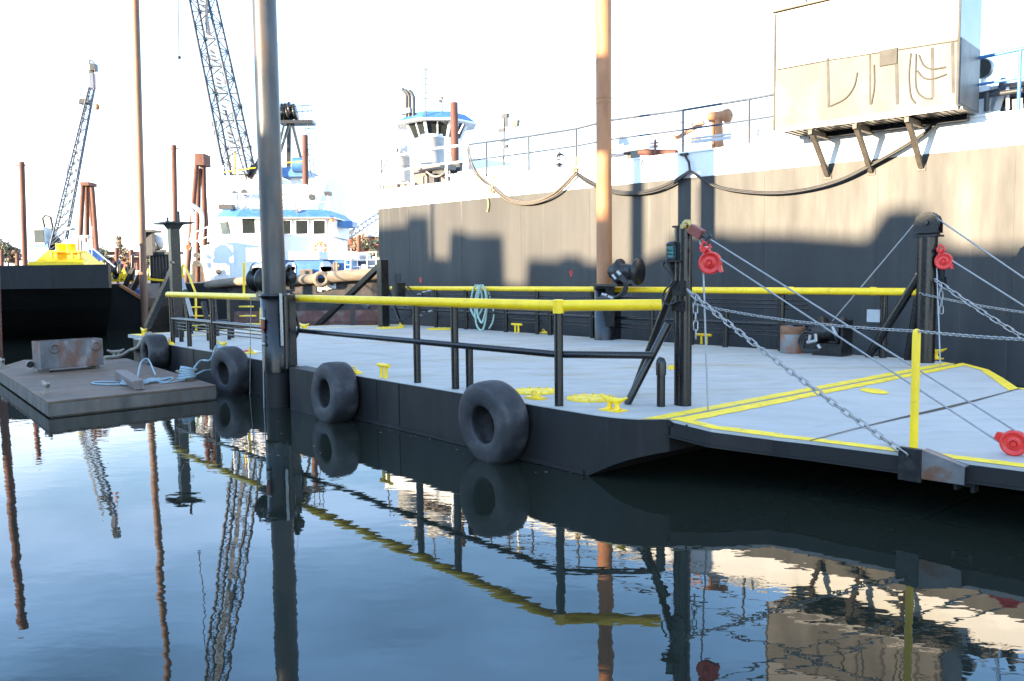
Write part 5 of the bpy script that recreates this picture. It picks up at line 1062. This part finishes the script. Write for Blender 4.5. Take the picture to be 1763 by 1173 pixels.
for x in (521, 530, 537): mb.tube(KP(x, 208, 1.5), KP(x, 182, 1.5), .03, n=6)
mb.path([KP(530, 214, 1.6), KP(543, 304, 1.6)], .03, 6); mb.path([KP(525, 216, 1.6), KP(536, 304, 1.6)], .03, 6)
for i in range(9): y = 222+i*9; mb.tube(KP(526+i*1.1, y, 1.6), KP(541+i*.9 if i % 3 == 0 else 532+i*1.2, y-1, 1.6), .028, n=6)
obj('gantry_ladder', mb, g_, ck)
mb = MB(); mb.beam(KP(430, 308, .5), KP(448, 275, .5), .3); mb.beam(KP(425, 304, .4), KP(437, 285, .4), .2); obj('boom_foot', mb, g_, ck)
mb = MB(); mb.path([KP(386, 297, -.3), KP(440, 289, -.3)], .04, 6); mb.path([KP(486, 281, -.3), KP(522, 278, -.3)], .04, 6); mb.tube(KP(404, 300, -.3), KP(404, 264, -.3), .06); obj('yellow_rail', mb, M['yel'], ck)
for i, (a, b) in enumerate((((440, 241), (420, 190)), ((396, -300), (493, 190)), ((380, -450), (500, 190)))):
    mb = MB(); mb.tube(KP(*a, 2), KP(*b, 2.5), .012, n=5); obj('stay_wire', mb, M['wire'], ck)
mb = MB(); mb.tube(KP(303, -250, 0), KP(308, 95, 0), .035, n=6); mb.ball(KP(308.5, 99, 0), .12); mb.beam(KP(303, -250, 0), ex(326, 0, 387, 302, KY), .04); one('crane_hook', mb, M['dkgrey'], 'thin hoist line with a small hook hanging left of the tall lattice boom', 'hook')
# ================================================================== left side: second crane, dark deck barge, dolphins and piles
QY = 72.
def QP(x, y, d=0): return Yp(x, y, QY+d)
qc = thing('crawler_crane', 'distant blue lattice boom crane with a white cab standing behind the yellow bollard', 'crane', V((QP(80, 440).x, QY+2, 0)))
lattice([(QP(84, 432, 0), QP(153, 150, 0)), (QP(112, 412, 0), QP(162, 152, 0)), (QP(116, 412, 2), QP(163, 152, 1.2)), (QP(90, 432, 2), QP(156, 150, 1.2))], 30, .075, .034, M['boommid'], 'boom', qc)
mb = MB(); kb(mb, 153, 126, 161, 152, 0, .5, QY); obj('boom_tip', mb, M['boommid'], qc)
mb = MB(); kb(mb, 154, 109, 163, 121, 0, .6, QY); mb.path(crv([QP(154, 110, 0), QP(155, 104, 0), QP(162, 108, 0)]), .05, 6); mb.beam(QP(158, 121, .5), QP(157, 128, .5), .3); kb(mb, 134, 170, 152, 178, .3, .8, QY); obj('boom_head', mb, M['blkm'], qc)
mb = MB(); mb.beam(QP(140, 150, -.6), QP(114, 300, -.6), .10); mb.beam(QP(136, 160, -.6), QP(112, 300, -.6), .06)
for i in range(12): f = i/12; mb.tube(QP(140-26*f, 150+150*f, -.6), QP(136-24*(f+.04), 160+140*(f+.04), -.6), .03, n=5)
obj('jib', mb, M['boomlt'], qc)
mb = MB(); kb(mb, 47, 423, 84, 457, 0, 4, QY); kb(mb, 57, 392, 77, 421, -.2, 2.2, QY); obj('house', mb, M['white'], qc, bev=.05)
mb = MB(); kb(mb, 58, 396, 76, 418, -.26, .05, QY); obj('window', mb, M['glass'], qc)
mb = MB(); kb(mb, 50, 420, 83, 426, -.1, 4.3, QY); kb(mb, 48, 448, 66, 458, -.1, 1, QY); obj('blue_trim', mb, M['blue'], qc)
mb = MB(); mb.path([QP(84, 425, .5), QP(73, 376, .5), QP(78, 371, .5), QP(87, 374, .5), QP(92, 400, .5), QP(94, 425, .5)], .10, 6); mb.beam(QP(86, 428, .5), QP(102, 412, .5), .5); obj('gantry', mb, M['blkm'], qc)
mb = MB(); mb.tube(QP(163, 120, 0), QP(166.5, 178, 0), .02, n=5); mb.ball(QP(167, 184, 0), .22, 12, 8, 1.25); one('headache_ball', mb, M['orange'], 'orange hook ball hanging from the tip of the distant crane boom', 'hook')
# dark deck barge
DYp = 29.
def DP(x, y, d=0): return Yp(x, y, DYp+d)
db = thing('deck_barge', 'dark steel deck barge with a square raked end at the left edge', 'barge', V((DP(60, 500).x, DYp+6, 0)))
zt_, zb_ = DP(100, 456.5).z, DP(100, 497).z
xl, xr = DP(-330, 480).x, DP(187, 480).x
mb = MB(); mb.box(V(((xl+xr)/2, DYp+.1, (zt_+zb_)/2)), xr-xl, .2, zt_-zb_)
prf = [V((xr, DYp+.2, zt_-.01)), V((xr, DYp+.2, zb_+.01)), V((xr-.05, DYp+1.6, 1.15)), V((xr-.1, DYp+3.6, .35)), V((xr-.1, DYp+5.6, -.3)), V((xr-.1, DYp+26, -.3)), V((xr-.1, DYp+26, zt_-.3)), V((xr, DYp+2, zt_-.01))]
prf = [V((xr, p.y, p.z)) for p in prf]; mb.prism(prf, V((xl-xr, 0, 0)))
for x in (90, -40): q = DP(x, 477); mb.box(V((q.x, DYp-.004, q.z)), .03, .008, zt_-zb_-.02)
for v_ in mb.v: v_.x -= max(0, v_.y-DYp-.2)*.55
obj('hull', mb, M['hullblk'], db)
mb = MB()
def dents(x, y, r): q = DP(x, y); mb.lathe([(r, 0), (r*.6, -.015), (.01, -.02)], V((q.x, DYp-.001, q.z)), V((0, 1, 0)), 14)
# yellow double bollard
q = DP(113, 456, 2.5)
yl = thing('mooring_bollard', 'yellow double bollard on a broad base standing on the dark deck barge', 'bollard', V((q.x, q.y, zt_)))
def D2(x, y, d=0): return Yp(x, y, DYp+2.5+d)
z_ = lambda y: D2(113, y).z - D2(113, 457).z + zt_
cx_ = D2(113, 457).x
def DX(x): return D2(x, 457).x
mb = MB()
def trap(xa, xb, xc, xd, ya, yb_, d0, d1):
    p = [V((DX(xa), DYp+2.5+d0, z_(ya))), V((DX(xb), DYp+2.5+d0, z_(ya))), V((DX(xd), DYp+2.5+d0, z_(yb_))), V((DX(xc), DYp+2.5+d0, z_(yb_)))]; mb.prism(p, V((0, d1-d0, 0)))
trap(65, 161, 68, 158, 456.6, 449, -.7, .9); trap(72, 157, 90, 140, 449, 433, -.45, .65); obj('base', mb, M['yel'], yl, bev=.02)
for x in (105, 121):
    mb = MB(); r = (DX(114)-DX(97))/2; c_ = V((DX(x), DYp+2.6, z_(444))); h = z_(418)-z_(444); mb.lathe([(r, 0), (r, h-.04), (r*1.03, h-.03), (r*1.0, h), (.01, h)], c_, UP, 26); obj('bollard_post', mb, M['yel'], yl)
for x0, x1 in ((86, 106), (121, 145)):
    mb = MB(); a, b = D2(x0, 434, -.6), D2(x1, 433, -.6); mb.box((a+b)/2, b.x-a.x, .5, .06); mb.tube(D2(x0+4, 446, -.6), D2(x0+4, 434, -.6), .05); mb.tube(D2(x1-8, 446, -.6), D2(x1-8, 434, -.6), .05); obj('roller', mb, M['yel'], yl)
mb = MB()
mb.tube(V((DX(122.5), DYp+6, zt_)), Yp(122.5, 397, DYp+6), .03); mb.lathe([(.02, 0), (.18, .02), (.18, .09), (.1, .14), (.01, .15)], Yp(122.5, 397, DYp+6), UP, 16); one('gps_mast', mb, M['grey'], 'white dome antenna on a thin mast behind the yellow bollard', 'antenna')
mb = MB()
for x in (139, 152): mb.tube(Yp(x, 456, DYp+7), Yp(x, 408, DYp+7), .035)
mb.path([Yp(136, 407, DYp+7), Yp(153, 407, DYp+7)], .05, 6); mb.box(Yp(148, 408, DYp+7), .3, .3, .1); mb.tube(Yp(158.5, 440, DYp+7), Yp(158.5, 390, DYp+7), .015); mb.tube(Yp(149, 440, DYp+7), Yp(149, 420, DYp+7), .04); one('pale_frame', mb, M['grey'], 'pale goalpost frame with a lamp right of the dome antenna', 'frame')
mb = MB(); mb.lathe([(.55, 0), (.5, .25), (.3, .45), (.01, .5)], Yp(156, 449, DYp+8), UP, 18); one('blue_cover', mb, M['blue'], 'rounded blue cover at the right end of the yellow bollard', 'cover')
# second work barge behind
EY = 38.
def EP(x, y, d=0): return Yp(x, y, EY+d)
eb = thing('deck_barge', 'dark work barge with a yellow deck edge lying between the raft and the tug', 'barge', V((EP(230, 500).x, EY+6, 0)))
ze = EP(230, 489).z; xa, xb = EP(120, 500).x, EP(300, 500).x
mb = MB(); mb.prism([V((xa, EY, ze)), V((EP(205, 489).x, EY, ze)), V((EP(246, 515).x, EY, EP(246, 515).z)), V((EP(250, 530).x, EY, EP(250, 530).z)), V((EP(246, 600).x, EY, -.3)), V((xa, EY, -.3))], V((0, 8, 0))); mb.box(V(((xb+EP(250, 500).x)/2, EY+7, ze/2-.3)), xb-EP(250, 500).x+2, 6, ze+.55); obj('hull', mb, M['hullblk'], eb)
mb = MB(); mb.beam(EP(207, 491, -.08), EP(247, 516, -.08), .16, .12); obj('ramp_edge', mb, M['orange'], eb)
mb = MB(); mb.beam(EP(187, 483, 1), EP(232, 484, 1), .1); mb.beam(EP(248, 480, 1.5), EP(292, 484, 1.5), .1); mb.beam(EP(255, 463, 1.5), EP(256, 482, 1.5), .07)
for x in (190, 206, 214): mb.tube(EP(x, 484, .8), EP(x+2, 470, .8), .06)
mb.prism([EP(203, 480, .8), EP(222, 480, .8), EP(212, 462, .8)], V((0, .06, 0))); obj('yellow_rail', mb, M['yel'], eb)
mb = MB(); mb.lathe([(.1, -.3), (.5, -.3), (.5, -.2), (.3, -.15), (.3, .15), (.5, .2), (.5, .3), (.1, .3)], EP(197, 466, 1.5), V((1, .3, 0)), 20); mb.beam(EP(216, 492, .2), EP(229, 462, .2), .17); mb.beam(EP(230, 500, .2), EP(243, 468, .2), .17); mb.tube(EP(228, 484, .5), EP(228, 440, .5), .07); mb.path([EP(227, 440, .5), EP(239, 440, .5)], .05); obj('winch', mb, M['blkm'], eb)
random.seed(11); mb = MB()
for i in range(26):
    x = random.uniform(185, 235); y = random.uniform(462, 480); mb.beam(EP(x, 482, random.uniform(.5, 3)), EP(x+random.uniform(-5, 5), y-random.uniform(0, 14), random.uniform(.5, 3)), random.uniform(.04, .12))
obj('deck_gear', mb, M['dkgrey'], eb)
mb = MB(); kb(mb, 257, 438, 294, 488, 2, .15, EY)
for i in range(7): kb(mb, 258+i*5.5, 436, 260.5+i*5.5, 488, 1.9, .1, EY)
kb(mb, 250, 434, 312, 438, 1.9, .3, EY); obj('bulkhead', mb, M['dkgrey'], eb)
mb = MB(); q = EP(238, 505, .6); mb.beam(EP(240, 498, .3), EP(240, 513, .3), .25); obj('drum', mb, M['blue'], eb)
mb = MB(); mb.beam(EP(246, 520, -.05), EP(243, 468, -.05), .15); mb.beam(EP(243, 470, -.15), EP(243, 427, -.15), .10); obj('orange_band', mb, M['ring'], eb)
dg = thing('inflatable_dinghy', 'grey covered inflatable dinghy lashed above the dark bulkhead', 'dinghy', EP(266, 430, 2.5))
mb = MB(); c_ = EP(266, 419, 2.5); ax = (EP(280, 414, 2.5)-EP(252, 424, 2.5)).normalized(); mb.lathe([(.05, -.45), (.26, -.38), (.36, -.1), (.36, .2), (.25, .38), (.02, .44)], c_, ax, 18); obj('hull', mb, M['grey'], dg)
mb = MB()
for f in (-.25, 0, .22): mb.torus(c_+ax*f, .37, .02, ax, 20, 6)
kb(mb, 252, 430, 280, 438, 2.4, .5, EY); obj('strap', mb, M['dkgrey'], dg)
# black capped column and leaning stay of that barge
mb = MB(); kb(mb, 250, 398, 263, 440, 1.6, .35, EY); kb(mb, 238, 396, 263, 399.5, 1.2, 1.0, EY); mb.lathe([(.1, -.35), (.34, 0)], EP(251, 399, 1.7), UP, 4, False); obj('cap_column', mb, M['dkgrey'], eb)
# piles
def pile(x0, y0, x1, y1, Y, r, m, label, group='rusty guide piles', cap=False, extra=0):
    t_ = Yp(x0, y0 - extra, Y); b_ = Yp(x1, y1, Y); d = (t_-b_); b2 = b_ + d*((-1-b_.z)/d.z)
    mb = MB(); mb.tube(b2, t_, r, n=18)
    if cap: mb.tube(t_-UP*.22-V((r*2.4, 0, 0)), t_-UP*.22+V((r*2.4, 0, 0)), .04, n=6)
    return one('steel_pile', mb, M[m], label, 'pile', group, base=V((b2.x, b2.y, 0)))
pile(229, 0, 248, 510, 37.5, .15, 'brownpile', 'tall slim brown pile rising past the top of the view left of the lattice boom', extra=150)
pile(-21, 92, 2, 760, 26.5, .13, 'rust', 'rusty red pile just outside the left edge, seen only as its reflection in the water')
pile(37.5, 279, 43, 455, 55, .17, 'rust', 'red rusty pile with a small cross pin left of the yellow bollard', cap=True)
pile(299, 250, 302, 400, 50, .15, 'rust', 'red rusty pile with cross pin above the black capped stern post', cap=True)
pile(525, 233, 527, 400, 50, .175, 'rust', 'red rusty pile standing behind the tug right of the crane gantry')
def dolphin(label, legs, Y, cap, r):
    t_ = thing('mooring_dolphin', label, 'dolphin', V((Yp(legs[0][0], 440, Y).x, Y, 0)), 'rusty mooring dolphins')
    for x0, y0, x1, y1, d in legs:
        a, b = Yp(x0, y0, Y+d), Yp(x1, y1, Y+d*2.2); dd = a-b; b2 = b+dd*((-1-b.z)/dd.z); mb = MB(); mb.tube(b2, a, r, n=14); obj('leg', mb, M['rust'], t_)
    x0, y0, x1, y1 = cap; a, b = Yp(x0, y0, Y-.4), Yp(x1, y1, Y-.4); mb = MB(); mb.box(V(((a.x+b.x)/2, Y, (a.z+b.z)/2)), b.x-a.x, 1.2, abs(a.z-b.z)); obj('cap', mb, M['rust'], t_)
dolphin('rusty mooring dolphin of raked piles beside the dome antenna', [(143, 316, 137, 440, 0), (150, 318, 150, 445, .6), (153, 318, 166, 450, 1)], 60, (140, 314, 155, 320), .16)
pile(158.5, 320, 163, 380, 60, .16, 'rust', 'red rusty pile immediately right of the smaller dolphin')
dolphin('rusty mooring dolphin of raked piles rising behind the bow rail of the tug', [(340, 268, 327, 420, 0), (342, 290, 341, 420, .8), (350, 268, 353, 420, .8), (347, 268, 358, 430, 1.2)], 52, (337, 265, 353, 285), .15)
for i, (x, y) in enumerate(((3, 430), (30, 437), (201, 427), (226, 430), (618, 405))):
    pile(x, y, x+.3, 460, 110, .25, 'rust', ('short far red pile at the left edge before the trees', 'short far red pile left of the tallest left pile', 'short far red pile before the far shed, the taller one', 'short far red pile before the far shed, the shorter one', 'short far red pile seen under the gangway')[i])
# far shed, skiff, trees
mb = MB(); a, b = Yp(181, 443, 300), Yp(236, 456, 300); mb.box(V(((a.x+b.x)/2, 305, (a.z+b.z)/2)), b.x-a.x, 10, a.z-b.z+4); fsd = thing('far_shed', 'long low red shed on the far bank beyond the barges', 'shed', V(((a.x+b.x)/2, 305, 0))); obj('wall', mb, M['brick'], fsd)
mb = MB(); mb.box(V(((a.x+b.x)/2, 305, a.z+.3)), b.x-a.x+2, 12, .8); obj('roof', mb, M['grey'], fsd)
mb = MB(); a, b = Yp(596, 408, 300), Yp(700, 440, 300); mb.box(V(((a.x+b.x)/2, 305, (a.z+b.z)/2)), b.x-a.x, 10, a.z-b.z); fs2 = thing('far_shed', 'far reddish shed seen under the gangway behind the tug stern', 'shed', V(((a.x+b.x)/2, 305, 0))); obj('wall', mb, M['brick'], fs2)
mb = MB(); mb.box(V(((a.x+b.x)/2, 305, a.z+.3)), b.x-a.x+2, 12, .8); obj('roof', mb, M['grey'], fs2)
def tree(x, yt, yb_, Y, wpx, m, label, conifer=False, seed=1):
    rn = random.Random(seed); b = Yp(x, yb_, Y); t_ = Yp(x, yt, Y); h = t_.z-b.z; wr = wpx/FPX*Y/2
    tr = thing('tree', label, 'tree', V((b.x, b.y, b.z)), 'trees on the far bank')
    mb = MB(); mb.path([b-UP*2, b+UP*h*.5+V((rn.uniform(-.3, .3), 0, 0)), b+UP*h*.9], [.35, .22, .05], 8)
    for i in range(7): an = rn.uniform(0, 6.28); z = h*rn.uniform(.3, .75); mb.path([b+UP*z, b+UP*(z+h*.15)+V((math.cos(an), math.sin(an), 0))*wr*.7], [.12, .03], 5)
    obj('trunk', mb, M['bark'], tr); mb = MB()
    cl = [(rn.uniform(-1, 1), rn.uniform(-1, 1), rn.uniform(.2, 1)) for _ in range(26)]
    for cx_, cy_, cz in cl:
        lim = (1-cz)*1.1 if conifer else math.sqrt(max(.05, 1-((cz-.58)/.5)**2)); c_ = b+UP*h*cz+V((cx_*wr*lim, cy_*wr*lim, 0))
        for k in range(48):
            d = V((rn.gauss(0, 1), rn.gauss(0, 1), rn.gauss(0, .8)))*(wr*.17); p = c_+d; s = rn.uniform(.18, .42); u_ = V((rn.gauss(0, 1), rn.gauss(0, 1), rn.gauss(0, 1))).normalized(); v_ = u_.cross(V((rn.gauss(0, 1), rn.gauss(0, 1), rn.gauss(0, 1)))).normalized()
            mb.add([p-u_*s-v_*s*.6, p+u_*s-v_*s*.6, p+u_*s+v_*s*.6, p-u_*s+v_*s*.6], [(0, 1, 2, 3)])
    obj('crown', mb, m, tr)
for i, (x, yt, wd, m_, lb, cf) in enumerate(((-8, 412, 40, 'leaf', 'brown autumn tree on the far bank at the left edge', 0), (14, 421, 26, 'leafg', 'dull green tree on the far bank left of the first rusty pile', 0), (27, 428, 20, 'leaf', 'small brown tree on the far bank just left of the first rusty pile', 0), (180, 430, 22, 'leafg', 'dull green bush-like tree beside the far red shed', 0), (207, 405, 20, 'leaf', 'tallest pale brown conifer on the far bank above the red shed', 1), (220, 428, 18, 'leaf', 'small brown tree right of the tallest far conifer', 0), (262, 440, 30, 'leafg', 'low green tree behind the grey dinghy', 0), (612, 398, 46, 'leaf', 'brown tree on the far bank seen through the gangway', 0), (640, 402, 40, 'leafg', 'green tree on the far bank at the right end of the gangway', 0))):
    tree(x, yt, 458, 300, wd, M[m_], lb, bool(cf), i+5)
